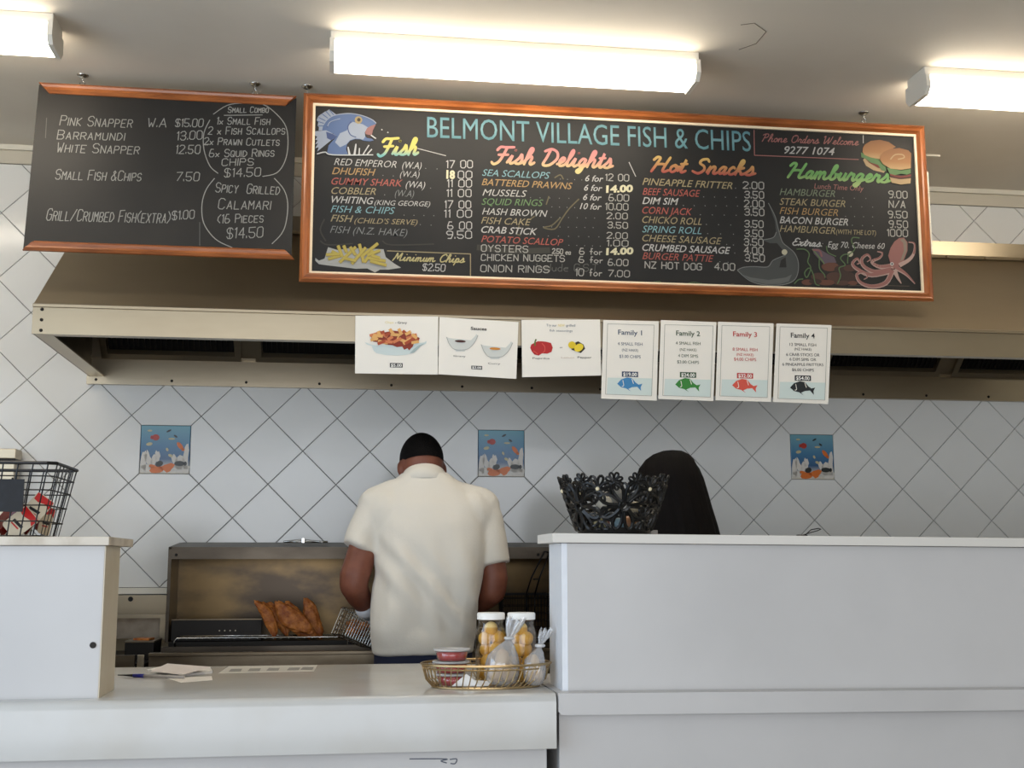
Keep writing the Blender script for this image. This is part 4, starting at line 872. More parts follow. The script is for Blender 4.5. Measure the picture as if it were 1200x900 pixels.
MB().box(-.168, X1-.02, UF-.034, -1.952, 1.397, 1.4205, .0015).build('cap', M_capw, ur)

SL = .0085          # the right counter sags a little towards its far end
for o in [x for x in bpy.data.objects if x.parent in (rc, ur)]:
    w0 = ORG[o.name]
    for v in o.data.vertices:
        if v.co.z+w0.z > .5: v.co.z -= SL*(v.co.x+w0.x-RX)
# ================================================================== fryer
FX0, FX1 = -1.338, .75
fr = thing('deep_fryer', 'wide stainless deep fryer with a tall oily splashback box against the tiles', 'deep fryer', (-.3, -.4, 0))
MB().box(FX0-.0, FX1, -.75, -.735, 0, 1.034).build('front_panel', M_ssd, fr)
MB().box(FX0, FX0+.014, -.735, -.02, 0, 1.02).build('side_panel', M_ssd, fr)
MB().box(FX1-.014, FX1, -.735, -.02, 0, 1.02).build('side_panel', M_ssd, fr)
MB().box(FX0+.014, FX1-.014, -.735, -.30, .93, .945).build('oil', mat('frying_oil', (60, 40, 18), .08), fr)
MB().box(FX0, FX1, -.765, -.73, 1.026, 1.038, .002).build('rim', M_ssd, fr)
MB().box(FX0+.014, FX1-.014, -.56, -.548, .945, 1.045).build('vat_divider', M_fry, fr)
MB().box(FX0+.014, FX1-.014, -.36, -.06, 1.03, 1.05).build('rear_ledge', M_dark, fr)
MB().prism_x([(-.36, 1.05), (-.36, 1.40), (-.355, 1.408), (-.02, 1.43), (-.02, 1.05)], FX0, FX0+.012).build('splash_end', M_fry, fr)
MB().prism_x([(-.36, 1.05), (-.36, 1.40), (-.355, 1.408), (-.02, 1.43), (-.02, 1.05)], FX1-.012, FX1).build('splash_end', M_ssd, fr)
MB().prism_x([(-.36, 1.393), (-.36, 1.408), (-.02, 1.431), (-.02, 1.42), (-.345, 1.397)], FX0+.012, FX1-.012).build('splash_top', M_fry, fr)
MB().box(FX0+.012, FX1-.012, -.362, -.35, 1.362, 1.396).build('splash_lip', M_fry, fr)
MB().box(FX0+.012, FX1-.012, -.13, -.12, 1.05, 1.41).build('splash_back', M_ssg, fr)
bolts([(FX0+.03, -.364, 1.378), (-.66, -.364, 1.378), (.1, -.364, 1.378)], parent=fr)
# wire draining rack along the vat
rk = thing('wire_rack', 'long chrome wire draining rack over the fryer vat', 'rack', (-.95, -.45, 1.05))
a = onY(206, 746, -.50); b = onY(405, 745, -.50)
MB().tube([(a.x, -.50, 1.03), (a.x-.005, -.50, 1.06), (a.x+.004, -.50, 1.072), (b.x, -.50, 1.072), (b.x+.008, -.50, 1.06), (b.x+.004, -.50, 1.03), (b.x+.03, -.50, 1.022), (b.x+.038, -.5, 1.045)], .003, 6).build('rail', M_chrome, rk, True)
MB().tube([(a.x, -.375, 1.072), (b.x, -.375, 1.072)], .003, 6).build('rail', M_chrome, rk, True)
for k in range(22):
    x = a.x+.01+(b.x-a.x-.02)*k/21
    MB().tube([(x, -.50, 1.0695), (x, -.375, 1.0695)], .0018, 5).build('crossbar', M_chrome, rk)
# perforated steel tray
tr = thing('steel_tray', 'dark perforated steel tray on the left of the fryer back', 'tray', (-1.15, -.33, 1.05))
pa = onY(199, 727, -.345)
MB().box(FX0+.02, -.98, -.345, -.340, 1.052, pa.z, .001).build('tray_front', M_dark, tr)
MB().box(FX0+.02, -.98, -.339, -.18, 1.052, 1.058).build('tray_base', M_dark, tr)
MB().box(FX0+.02, -.98, -.35, -.335, pa.z, pa.z+.004).build('tray_lip', M_ssd, tr)
M_hole = mat('tray_hole', (150, 142, 126), .4, .6)
for k in range(13):
    for r_ in range(2):
        x = FX0+.10+k*.02
        MB().tube([(x, -.3448, 1.072+.018*r_), (x, -.3462, 1.072+.018*r_)], .0028, 8).build('hole', M_hole if (k in (5, 6, 7, 8) and r_) else M_filter, tr)
# battered fish leaning on the splashback
M_batter = mat('golden_batter', (196, 122, 54), .5, noise_=(38, (134, 66, 24), .35, .68), bump=(60, .9))
def fillet(cx, cz, y, ln, wd, rot, lean, label, seed):
    t = thing('battered_fish', label, 'battered fish', (cx, y, 1.075), 'battered fish draining on the fryer')
    bm = bmesh.new(); bmesh.ops.create_icosphere(bm, subdivisions=4, radius=1)
    M = Matrix.Translation((cx, y, cz)) @ Matrix.Rotation(lean, 4, 'X') @ Matrix.Rotation(rot, 4, 'Y')
    for v in bm.verts:
        c = v.co.copy(); q = 1-.35*c.z*c.z*(1 if c.z > 0 else .4)
        n = noise.noise(c*2.2+Vector((seed*3.1, 0, 0)))*.16+noise.noise(c*6+Vector((0, seed*2.7, 0)))*.07
        c = Vector((c.x*wd*q, c.y*.012*q, c.z*ln))*(1+n); c.x += .016*math.sin(v.co.z*1.6+seed); v.co = M @ c
    MB().bm(bm).build('batter_crust', M_batter, t, True)
fl = [(311, 728, 24, 8, .66, 'narrow battered fish fillet on the fryer, leftmost of the pile'), (321, 728, 25, 8, .62, 'narrow battered fish fillet on the fryer, second from the left'), (333, 729, 25, 9, .6, 'narrow battered fish fillet on the fryer, third from the left'),
      (345, 725, 27, 13, .72, 'broad battered fish fillet in the middle of the pile, fourth from the left'), (352, 728, 26, 13, .75, 'broad battered fish fillet overlapping the middle of the pile, fifth from the left'), (367, 727, 25, 11, .62, 'battered fish fillet at the right end of the pile')]
for k, (x, y, l, w, r_, lab) in enumerate(fl):
    Y = (-.482, -.446, -.410, -.482, -.446, -.410)[k]
    p = onY(x, y-2, Y); fillet(p.x, max(p.z, 1.075+.0033*l*math.cos(r_)-.004), Y, l*.0033, w*.0033*.85, -r_, -.12, lab, k+1)
# tongs on the splashback top
tg = thing('tongs', 'pair of steel tongs lying on top of the fryer splashback', 'tongs', (-.86, -.18, 1.42))
p0 = onY(333, 637, -.18); p1 = onY(384, 636, -.18)
zt = 1.4305
MB().tube([(p0.x, -.20, zt), (p0.x+.07, -.215, zt), (p1.x-.03, -.185, zt), (p1.x, -.18, zt)], .0042, 6).build('arm', M_chrome, tg, True)
MB().tube([(p0.x, -.22, zt), (p0.x+.07, -.185, zt+.008), (p1.x-.03, -.215, zt), (p1.x, -.22, zt)], .0042, 6).build('arm', M_chrome, tg, True)
MB().box(p0.x+.07, p0.x+.083, -.222, -.178, zt-.006, zt+.016, .002).build('pivot', M_chrome, tg)

# --- wire frying baskets
def fry_basket(label, cx, cy, z0, w, d, h, yaw, tilt, nx, m, handle, parent_loc, world=False):
    t = thing('frying_basket', label, 'frying basket', parent_loc)
    M = Matrix.Translation((cx, cy, z0)) @ Matrix.Rotation(yaw, 4, 'Z') @ Matrix.Rotation(tilt, 4, 'Y')
    T = lambda p: M @ Vector(p)
    r = MB(); c = [(-w/2, -d/2, h), (w/2, -d/2, h), (w/2, d/2, h), (-w/2, d/2, h)]
    r.tube([T(p) for p in c], .003, 6, closed=True); r.build('rim', m, t)
    for zz in np.linspace(0, h*.9, 6): MB().tube([T((p[0]*.94, p[1]*.94, zz)) for p in c], .0014, 4, closed=True).build('hoop', m, t)
    for k in range(nx+1):
        x = -w/2*.94+w*.94*k/nx
        MB().tube([T((x, -d/2, h)), T((x, -d/2*.94, 0)), T((x, d/2*.94, 0)), T((x, d/2, h))], .0014, 4).build('wire', m, t)
    for k in range(1, 7):
        y = -d/2*.94+d*.94*k/7
        MB().tube([T((-w/2, y, h)), T((-w/2*.94, y, 0)), T((w/2*.94, y, 0)), T((w/2, y, h))], .0014, 4).build('wire', m, t)
    hb = MB()
    for hp in handle: hb.tube([Vector(p) if world else T(p) for p in hp], .0032, 6)
    hb.build('handle', m, t, True)
    return t, T
fry_basket('black wire frying basket with upright handle, behind the pickle jars', .06, -.27, 1.056, .20, .14, .165, 0, 0, 14, M_wireb, [[(.03, -.07, .165), (.045, -.09, .23), (.085, -.10, .33)], [(-.005, -.07, .165), (.012, -.09, .23), (.065, -.10, .335), (.085, -.10, .33)], [(.02, -.085, .225), (.04, -.085, .225)], [(.03, -.07, .165), (.028, -.071, .08)], [(-.005, -.07, .165), (-.003, -.071, .08)]], (.06, -.27, 1.05))
hb, hT = fry_basket('chrome wire frying basket of food held in the left gloved hand', -.635, -.66, 1.066, .13, .15, .10, .35, .42, 12, M_chrome, [[(-.531, -.654, 1.131), (-.520, -.68, 1.15), (-.540, -.735, 1.165), (-.556, -.775, 1.166)], [(-.548, -.60, 1.131), (-.530, -.64, 1.155), (-.532, -.72, 1.172), (-.548, -.775, 1.174)]], (-.62, -.66, 1.05), True)
for k, (x, y, z) in enumerate([(-.02, -.03, .03), (.02, .02, .035), (-.01, .03, .06), (.015, -.03, .065)]):
    tag(MB().ell(hT((x, y, z)), .032, .03, .018, 12, 8, Matrix.Rotation(k, 3, 'Z')).build('fried_piece', M_batter, smooth=True, loc=hT((x, y, z-.015))), 'golden fried piece in the hand-held wire basket', 'fried food', 'fried pieces in the hand-held basket')

# ================================================================== griddle bench left of the fryer
gb = thing('griddle', 'dark flat griddle bench with a steel back, between the upstand and the fryer', 'griddle', (-1.85, -.4, 0))
qc = onY(17.5, 526, -.12)
GX0, GX1 = qc.x+.012, FX0-.004
MB().box(GX0, GX1, -.055, -.04, 1.0, 1.218).build('back_plate', M_ss, gb)
k = onY(153, 702, -.056); MB().tube([(k.x, -.05, k.z), (k.x, -.058, k.z)], .010, 14).build('knob_hole', M_filter, gb)
tr_ = MB(); z0, z1 = 1.055, 1.148
tr_.box(GX0, GX1-.01, -.26, -.24, z1-.012, z1); tr_.box(GX1-.03, GX1-.01, -.26, -.24, z0, z1-.012); tr_.build('tray_frame', M_ss, gb)
MB().box(GX0, GX1-.03, -.20, -.19, z0, z1-.012).build('tray_back', mat('tray_inside', (150, 138, 122), .45, .5, noise_=(14, (120, 106, 90), .4, .7)), gb)
MB().box(GX0, GX1-.012, -.72, -.06, .95, 1.0).build('hotplate', M_dark, gb)
MB().box(GX0, GX1-.045, -.74, -.722, .90, 1.03).build('front_rail', M_ssd, gb)
MB().box(GX0, GX1-.012, -.70, -.08, 0, .95).build('body', M_ssd, gb)
MB().box(GX1-.11, GX1-.008, -.56, -.36, 1.0, 1.062, .003).build('grease_box', M_dark, gb)
MB().box(GX1-.112, GX1-.006, -.565, -.355, 1.062, 1.067).build('grease_lid', M_ssd, gb)
MB().prism_z([(GX1-.09, -.50), (GX1-.03, -.53), (GX1-.02, -.46), (GX1-.07, -.44)], 1.0672, 1.074).build('crust', M_batter, gb)
MB().box(GX1-.035, GX1-.012, -.752, -.74, .93, 1.032, .002).build('hinge', M_ss, gb)
# steel unit seen behind the wire basket
su = thing('steel_cabinet', 'grey steel cabinet top edge behind the black wire basket', 'cabinet', (-2.4, -.08, 0))
q = qc
MB().box(-2.75, q.x, -.12, -.03, 0, q.z-.062).build('cabinet_body', M_ss, su)
MB().box(-2.75, q.x+.006, -.128, -.03, q.z-.056, q.z-.04).build('cabinet_trim', M_dark, su)
MB().box(-2.75, q.x+.006, -.13, -.03, q.z-.04, q.z, .003).build('cabinet_lid', M_ss, su)
MB().box(-2.75, q.x-.004, -.12, -.03, q.z-.062, q.z-.056).build('cabinet_neck', M_ssd, su)

# ================================================================== people
M_skin = mat('tan_skin', (126, 76, 58), .5, noise_=(20, (112, 64, 48), .4, .7))
M_shirt = mat('cream_cotton', (218, 213, 202), .85, sheen=.3, bump=(140, .08))
M_navy = mat('navy_cloth', (30, 36, 60), .85)
M_hair = mat('short_black_hair', (9, 7, 7), .7, spec=.15, bump=(260, .6))
M_glove = mat('pale_glove', (216, 220, 228), .45, bump=(50, .3))
def torso(mb, rings, seg=28):
    pts = [Vector((cx, cy, z)) for z, cx, cy, rx, ry in rings]
    n = len(rings); v = []; f = []
    for z, cx, cy, rx, ry in rings:
        for k in range(seg):
            a = 2*math.pi*k/seg; c, s_ = math.cos(a), math.sin(a)
            v.append((cx+rx*math.copysign(abs(c)**.85, c), cy+ry*math.copysign(abs(s_)**.85, s_), z))
    for i in range(n-1):
        for k in range(seg): l = (k+1) % seg; f.append((i*seg+k, i*seg+l, (i+1)*seg+l, (i+1)*seg+k))
    f += [tuple(range(seg))[::-1], tuple((n-1)*seg+k for k in range(seg))]
    return mb.add(v, f)
def head_parts(t, hc, bow, turn, rx, ry, rz, skin):
    Mh = Matrix.Translation(hc) @ Matrix.Rotation(turn, 4, 'Z') @ Matrix.Rotation(-bow, 4, 'X')
    return Mh
def face(t, Mh, rx, ry, rz):
    eye = mat('eye_white', (226, 222, 214), .3); iris = mat('eye_iris', (40, 28, 22), .3); lip = mat('lips', (140, 78, 68), .5)
    for s in (-1, 1):
        e = MB().ell(Mh @ Vector((s*.032, ry*.86, 0)), .013, .011, .010, 12, 8).build('eye', eye, t, True)
        MB().ell(Mh @ Vector((s*.032, ry*.86+.009, 0)), .005, .003, .005, 10, 6).build('iris', iris, e, True)
        MB().limb([Mh @ Vector((s*.018, ry*.93, .020)), Mh @ Vector((s*.048, ry*.80, .022))], [.004, .003], 8).build('eyebrow', M_hair, t, True)
    MB().limb([Mh @ Vector((-.022, ry*.88, -.062)), Mh @ Vector((0, ry*.95, -.060)), Mh @ Vector((.022, ry*.88, -.062))], [.004, .006, .004], 8).build('mouth', lip, t, True)
def head_mesh(mb, Mh, rx, ry, rz):
    R3 = Mh.to_3x3(); P = lambda x, y, z: Mh @ Vector((x, y, z))
    mb.ell(P(0, -.008, .012), rx, ry, rz*.92, 24, 16, R3)                 # skull
    mb.ell(P(0, .022, -.045), rx*.80, ry*.78, rz*.62, 20, 14, R3)         # jaw
    mb.limb([P(0, ry*.90, .005), P(0, ry*1.12, -.028)], [.011, .015], 10) # nose
    for s in (-1, 1):
        mb.ell(P(s*(rx+.003), .0, -.008), .010, .019, .031, 12, 10, R3)
        mb.ell(P(s*(rx+.001), .006, -.028), .008, .012, .012, 10, 8, R3)

# --- the cook
man = thing('person', 'person in a cream short-sleeved polo shirt, back turned, cooking at the fryer', 'person', (-.40, -.97, 0))
hc = Vector((-.404, -.862, 1.684)); Mh = head_parts(man, hc, math.radians(38), math.radians(6), .077, .098, .118, M_skin)
b = MB()
head_mesh(b, Mh, .077, .098, .118)
b.limb([(-.398, -.925, 1.56), (-.400, -.905, 1.63), (-.402, -.875, 1.68)], [.068, .062, .062])
torso(b, [(.93, -.40, -.97, .15, .10), (1.1, -.395, -.975, .155, .105), (1.35, -.385, -.965, .165, .105), (1.5, -.38, -.945, .165, .095), (1.57, -.385, -.93, .12, .07)])
b.limb([(-.55, -.935, 1.535), (-.60, -.96, 1.42), (-.638, -.988, 1.30), (-.640, -.985, 1.272)], [.055, .053, .052, .049])
b.limb([(-.640, -.985, 1.272), (-.622, -.93, 1.235), (-.595, -.855, 1.195)], [.048, .043, .033])
b.limb([(-.205, -.935, 1.53), (-.175, -.96, 1.42), (-.158, -.985, 1.29), (-.163, -.98, 1.25)], [.055, .052, .048, .046])
b.limb([(-.163, -.98, 1.25), (-.20, -.89, 1.21), (-.25, -.79, 1.175)], [.046, .043, .033])
for s in (-1, 1):
    b.limb([(-.40+s*.085, -.97, .95), (-.40+s*.10, -.965, .52), (-.40+s*.105, -.975, .10)], [.085, .058, .042])
    b.limb([(-.40+s*.105, -.985, .06), (-.40+s*.12, -.84, .045)], [.04, .032])
fused('body', b, M_skin, man, .007, 6)
face(man, Mh, .077, .098, .118)
# hair cap, faded at the nape
hb_ = MB(); nu, nv = 40, 20; vv = []; ff = []
for j in range(nv+1):
    for i in range(nu):
        a = 2*math.pi*i/nu; back = (1-math.sin(a))/2            # 1 at the back of the head
        low = .42-.82*back**.8+(.10 if abs(math.cos(a)) > .9 else 0)
        zt_ = 1-(1-low)*(j/nv); rr = math.sqrt(max(0, 1-zt_*zt_)); k = 1.055-.045*(j/nv)**4
        p = Vector((.077*rr*math.cos(a), -.008+.098*rr*math.sin(a), .012+.118*.92*zt_))
        p = Vector((p.x*k, (p.y+.008)*k-.008, (p.z-.012)*(k+.015)+.012)); vv.append(Mh @ p)
for j in range(nv):
    for i in range(nu): l = (i+1) % nu; ff.append((j*nu+i, (j+1)*nu+i, (j+1)*nu+l, j*nu+l))
hb_.add(vv, ff).build('hair', M_hair, man, True)
# shirt
s_ = MB()
torso(s_, [(1.042, -.402, -.985, .172, .128), (1.10, -.400, -.987, .176, .134), (1.2, -.394, -.988, .182, .138), (1.3, -.386, -.985, .188, .139), (1.4, -.380, -.972, .194, .135), (1.48, -.378, -.958, .198, .126), (1.545, -.379, -.942, .192, .112), (1.595, -.384, -.928, .160, .092), (1.635, -.392, -.918, .108, .078), (1.660, -.398, -.910, .080, .072)])
s_.ell((-.53, -.955, 1.50), .085, .085, .11); s_.ell((-.235, -.955, 1.495), .085, .085, .11)
s_.limb([(-.40, -.925, 1.60), (-.50, -.935, 1.575), (-.565, -.94, 1.545)], [(.06, .055), (.062, .06), .068])
s_.limb([(-.39, -.925, 1.60), (-.28, -.935, 1.57), (-.20, -.94, 1.540)], [(.06, .055), (.062, .06), .068])
def sleeve(mb, pts, rad, seg=20):
    mb.tube(pts, rad, seg)
sleeve(s_, [(-.535, -.93, 1.56), (-.575, -.945, 1.50), (-.605, -.962, 1.44), (-.625, -.975, 1.392)], [.07, .070, .066, .064])
sleeve(s_, [(-.225, -.93, 1.555), (-.19, -.945, 1.49), (-.172, -.965, 1.41), (-.160, -.98, 1.335)], [.07, .070, .066, .062])
def folds(co, n):
    z = co.z; lo = max(0, min(1, (1.50-z)/.4)); q = Vector((co.x*11, co.y*6, z*2.2))
    d = noise.noise(q)*.030*lo+noise.noise(Vector((co.x*20+z*4, co.y*8, z*4)))*.014*lo+noise.noise(co*12)*.004
    d += .012*lo*math.sin((co.x+.14*z)*55)*max(0, min(1, noise.noise(Vector((co.x*4, 3, z*2.5)))+.4))
    dg_ = (co.x+.55)+(z-1.42)*.9                     # drag lines from the left armpit
    d += .010*math.sin(dg_*60)*max(0, 1-abs(dg_)/.18)*max(0, min(1, (1.46-z)/.1))*max(0, min(1, (z-1.08)/.15))
    d *= max(.25, min(1, (z-1.045)/.08))
    return co+n*d
fused('polo_shirt', s_, M_shirt, man, .0065, 5, folds)
# collar
cv = []; cf = []; N = 36
for i in range(N+1):
    a = math.pi*1.5+(i/N-.5)*2*math.pi*.97       # starts and ends at the front, back is at -Y
    bk = (1-math.sin(a))/2
    for (r, dz) in ((.071, .043), (.075, .045), (.099, -.003), (.096, -.008), (.068, -.004)):
        cv.append((-.399+r*1.0*math.cos(a), -.905+r*.95*math.sin(a), 1.585+.060*bk+dz*(.75+.25*bk)))
for i in range(N):
    for k in range(5): l = (k+1) % 5; cf.append((i*5+k, i*5+l, (i+1)*5+l, (i+1)*5+k))
MB().add(cv, cf).build('collar', M_shirt, man, True)
# trousers and shoes
t_ = MB(); torso(t_, [(.86, -.40, -.975, .165, .115), (.97, -.40, -.978, .170, .122), (1.075, -.401, -.982, .166, .120)])
for s in (-1, 1): t_.limb([(-.40+s*.085, -.972, .90), (-.40+s*.10, -.968, .52), (-.40+s*.105, -.975, .12)], [.095, .075, .065])
fused('trousers', t_, M_navy, man, .01, 4)
for s in (-1, 1):
    sh = MB(); sh.limb([(-.40+s*.105, -1.01, .052), (-.40+s*.108, -.93, .055), (-.40+s*.122, -.80, .04)], [(.052, .046), (.054, .05), (.04, .046)])
    fused('shoe', sh, M_black, man, .008, 3, lambda co, n: Vector((co.x, co.y, max(co.z, .001))))
def hand(wrist, d, palm_n, thumb_side, curl, name, material):
    """gloved hand: palm, four unequal curled fingers and a thumb off the palm's side"""
    d = Vector(d).normalized(); n = Vector(palm_n); n = (n-d*n.dot(d)).normalized(); s = d.cross(n)*thumb_side; w = Vector(wrist)
    g = MB()
    g.limb([w-d*.035, w, w+d*.02], [.036, .033, .032], 14)
    g.limb([w+d*.02+s*.012, w+d*.075+s*.02], [(.028, .018), (.026, .016)], 12); g.limb([w+d*.02-s*.014, w+d*.070-s*.022], [(.028, .018), (.024, .015)], 12)
    for k, ln in enumerate((.072, .080, .074, .058)):
        base = w+d*(.088-.004*abs(k-1))+s*(.033-.022*k); p = [base]; dd = d.copy(); q = base
        for m, fr_ in enumerate((.45, .32, .23)):
            ang = curl*(.6, 1.0, .8)[m]; dd = (dd*math.cos(ang)+n*math.sin(ang)).normalized()
            q = q+dd*ln*fr_; p.append(q); n2 = n
            nn = (n*math.cos(ang)-d*0); n2 = n
        g.limb([w+d*.06+s*(.026-.017*k)]+p, [.0105, .0100, .0095, .0088, .0078], 10)
    tb = w+d*.030+s*.034
    g.limb([w+d*.018+s*.018, tb, tb+d*.030+s*.012+n*.016, tb+d*.052+n*.034], [.014, .0125, .011, .0095], 10)
    return fused(name, g, material, man, .0032, 3)
hand((-.588, -.838, 1.186), (.26, .93, -.10), (.6, -.1, -.8), -1, .75, 'glove', M_glove)
hand((-.252, -.785, 1.174), (-.35, .9, -.3), (-.5, 0, -.85), 1, .45, 'glove', M_glove)

# --- the second person, seen as long dark hair above the right upstand
wo = thing('person', 'person with long straight dark hair behind the right counter upstand', 'person', (.41, -1.2, 0))
hw_ = Vector((.408, -1.20, 1.60)); Mw = head_parts(wo, hw_, math.radians(20), math.radians(14), .072, .092, .112, M_skin)
b = MB(); head_mesh(b, Mw, .072, .092, .112)
b.limb([(.41, -1.24, 1.40), (.41, -1.23, 1.47), (.409, -1.21, 1.56)], [.055, .05, .052])
torso(b, [(.90, .41, -1.23, .15, .10), (1.05, .41, -1.23, .125, .09), (1.2, .41, -1.235, .14, .10), (1.33, .41, -1.24, .16, .095), (1.41, .41, -1.24, .12, .07)])
for s in (-1, 1):
    b.limb([(.41+s*.16, -1.24, 1.37), (.41+s*.20, -1.25, 1.12), (.41+s*.19, -1.24, 1.08)], [.048, .04, .038])
    b.limb([(.41+s*.19, -1.24, 1.09), (.41+s*.14, -1.05, 1.06)], [.038, .028])
    b.limb([(.41+s*.14, -1.04, 1.06), (.41+s*.125, -.97, 1.055)], [(.03, .016), (.026, .013)])
    for k in range(4): b.limb([(.41+s*.12+(k-1.5)*.017, -.975, 1.055), (.41+s*.115+(k-1.5)*.018, -.92, 1.045), (.41+s*.11+(k-1.5)*.018, -.90-.004*abs(k-1.5), 1.03)], [.009, .0085, .0075], 8)
    b.limb([(.41+s*.13-s*.03, -1.02, 1.05), (.41+s*.13-s*.06, -.97, 1.045)], [.012, .009], 8)
    b.limb([(.41+s*.08, -1.23, .92), (.41+s*.085, -1.225, .50), (.41+s*.085, -1.235, .09)], [.085, .055, .038])
    b.limb([(.41+s*.085, -1.245, .055), (.41+s*.095, -1.11, .04)], [.036, .03])
fused('body', b, M_skin, wo, .007, 5)
face(wo, Mw, .072, .092, .112)
b = MB(); torso(b, [(.90, .41, -1.23, .165, .115), (1.05, .41, -1.23, .145, .105), (1.2, .41, -1.235, .155, .115), (1.33, .41, -1.24, .172, .108), (1.40, .41, -1.24, .13, .082), (1.43, .41, -1.238, .08, .066)])
for s in (-1, 1): b.limb([(.41+s*.14, -1.24, 1.37), (.41+s*.185, -1.245, 1.24)], [.062, .054])
fused('dark_top', b, mat('maroon_cloth', (52, 26, 30), .85), wo, .008, 4)
b = MB(); torso(b, [(.80, .41, -1.23, .16, .112), (.94, .41, -1.23, .162, .115)])
for s in (-1, 1): b.limb([(.41+s*.08, -1.23, .88), (.41+s*.085, -1.225, .50), (.41+s*.085, -1.235, .11)], [.095, .072, .06])
fused('trousers', b, M_navy, wo, .01, 4)
for s in (-1, 1):
    sh = MB(); sh.limb([(.41+s*.085, -1.27, .05), (.41+s*.088, -1.20, .052), (.41+s*.096, -1.09, .038)], [(.045, .044), (.046, .046), (.036, .04)])
    fused('shoe', sh, M_black, wo, .008, 3, lambda co, n: Vector((co.x, co.y, max(co.z, .001))))
# long hair falling in strands; open over the face
M_long = mat('long_dark_hair', (7, 5, 5), .6, spec=.12, noise_=(6, (15, 9, 8), .4, .7), stretch=(40, 40, 1.2), bump=(30, .35))
rings = [(1.7235, .420, -1.215, .006), (1.720, .419, -1.217, .034), (1.708, .414, -1.220, .062), (1.690, .408, -1.222, .082), (1.660, .404, -1.226, .101), (1.625, .404, -1.228, .114), (1.58, .408, -1.232, .121), (1.53, .413, -1.238, .127), (1.47, .420, -1.246, .135), (1.40, .426, -1.256, .142), (1.32, .428, -1.266, .146), (1.24, .428, -1.272, .140), (1.19, .428, -1.275, .12)]
vv = []; ff = []; nu = 72; a0, a1 = math.radians(-222), math.radians(42)
for j, (z, cx, cy, r) in enumerate(rings):
    op = max(0, min(1, (1.69-z)/.05))            # parting opens over the face
    for i in range(nu+1):
        t = i/nu; full_ = math.radians(90)-2*math.pi+2*math.pi*t; a = full_*(1-op)+(a0+(a1-a0)*t)*op
        g = 1+(.035*noise.noise(Vector((t*26, z*1.5, 0)))+.02*noise.noise(Vector((t*60, z*2, 4))))*min(1, j/4)
        vv.append((cx+r*g*math.cos(a), cy+r*g*.93*math.sin(a), z+(.02*noise.noise(Vector((t*40, 1, 1))) if j == len(rings)-1 else 0)))
for j in range(len(rings)-1):
    for i in range(nu): q = j*(nu+1)+i; ff.append((q, q+nu+1, q+nu+2, q+1))
ho = MB().add(vv, ff).build('hair', M_long, wo, True)
sd = ho.modifiers.new('thickness', 'SOLIDIFY'); sd.thickness = .012; sd.offset = -1

# ================================================================== on the left upstand: black wire basket with sauce packs
ZL = 1.4105
wb = thing('wire_basket', 'black wire basket of red sauce packs on the left upstand', 'basket', (-1.6, -1.985, ZL))
rx0, rx1, ry0, ry1, rz = -1.86, -1.377, -2.125, -1.865, 1.588; ins = .034
def bp(u, v, w):      # u,v in 0..1 across, w 0 base..1 rim
    k = ins*(1-w); return Vector((rx0+k+(rx1-rx0-2*k)*u, ry0+k*.6+(ry1-ry0-1.2*k)*v, ZL+.003+(rz-ZL-.003)*w))
ring = lambda w: [bp(.04, 0, w), bp(.96, 0, w), bp(1, .05, w), bp(1, .95, w), bp(.96, 1, w), bp(.04, 1, w), bp(0, .95, w), bp(0, .05, w)]
MB().tube(ring(1), .0042, 6, closed=True).build('rim', M_wireb, wb)
for w in (0, .2, .42, .63, .82): MB().tube(ring(w), .0018, 5, closed=True).build('hoop', M_wireb, wb)
n = 14
for i in range(n):
    u = (i+.5)/n; MB().tube([bp(u, 0, 1), bp(u, 0, 0), bp(u, 1, 0), bp(u, 1, 1)], .0018, 5).build('wire', M_wireb, wb)
for i in range(7):
    v = (i+.5)/7; MB().tube([bp(0, v, 1), bp(0, v, 0), bp(1, v, 0), bp(1, v, 1)], .0018, 5).build('wire', M_wireb, wb)
a = onY(30.5, 562, ry0-.012); c = onY(31, 600, ry0-.012)
tg = tag(MB().box(-1.76, a.x, -2.152, -2.1495, c.z, a.z).build('price_card', mat('black_card', (10, 12, 17), .6, noise_=(30, (22, 25, 31), .5, .75)), loc=(-1.6, -2.15, c.z)), 'blank black card clipped on the front of the black wire basket', 'card')
for x_ in (-1.70, a.x-.03):
    MB().tube([(x_, -2.1495, a.z-.008), (x_, -2.143, a.z+.003), (x_, -2.131, a.z+.001), (x_, -2.128, a.z-.01)], .0015, 5).build('clip', M_wireb, tg)
M_pack = mat('red_sauce_pack', (110, 22, 22), .25, coat=.6); M_lidc = mat('pack_lid', (216, 202, 176), .35); M_packr = mat('pack_red', (200, 36, 34), .3)
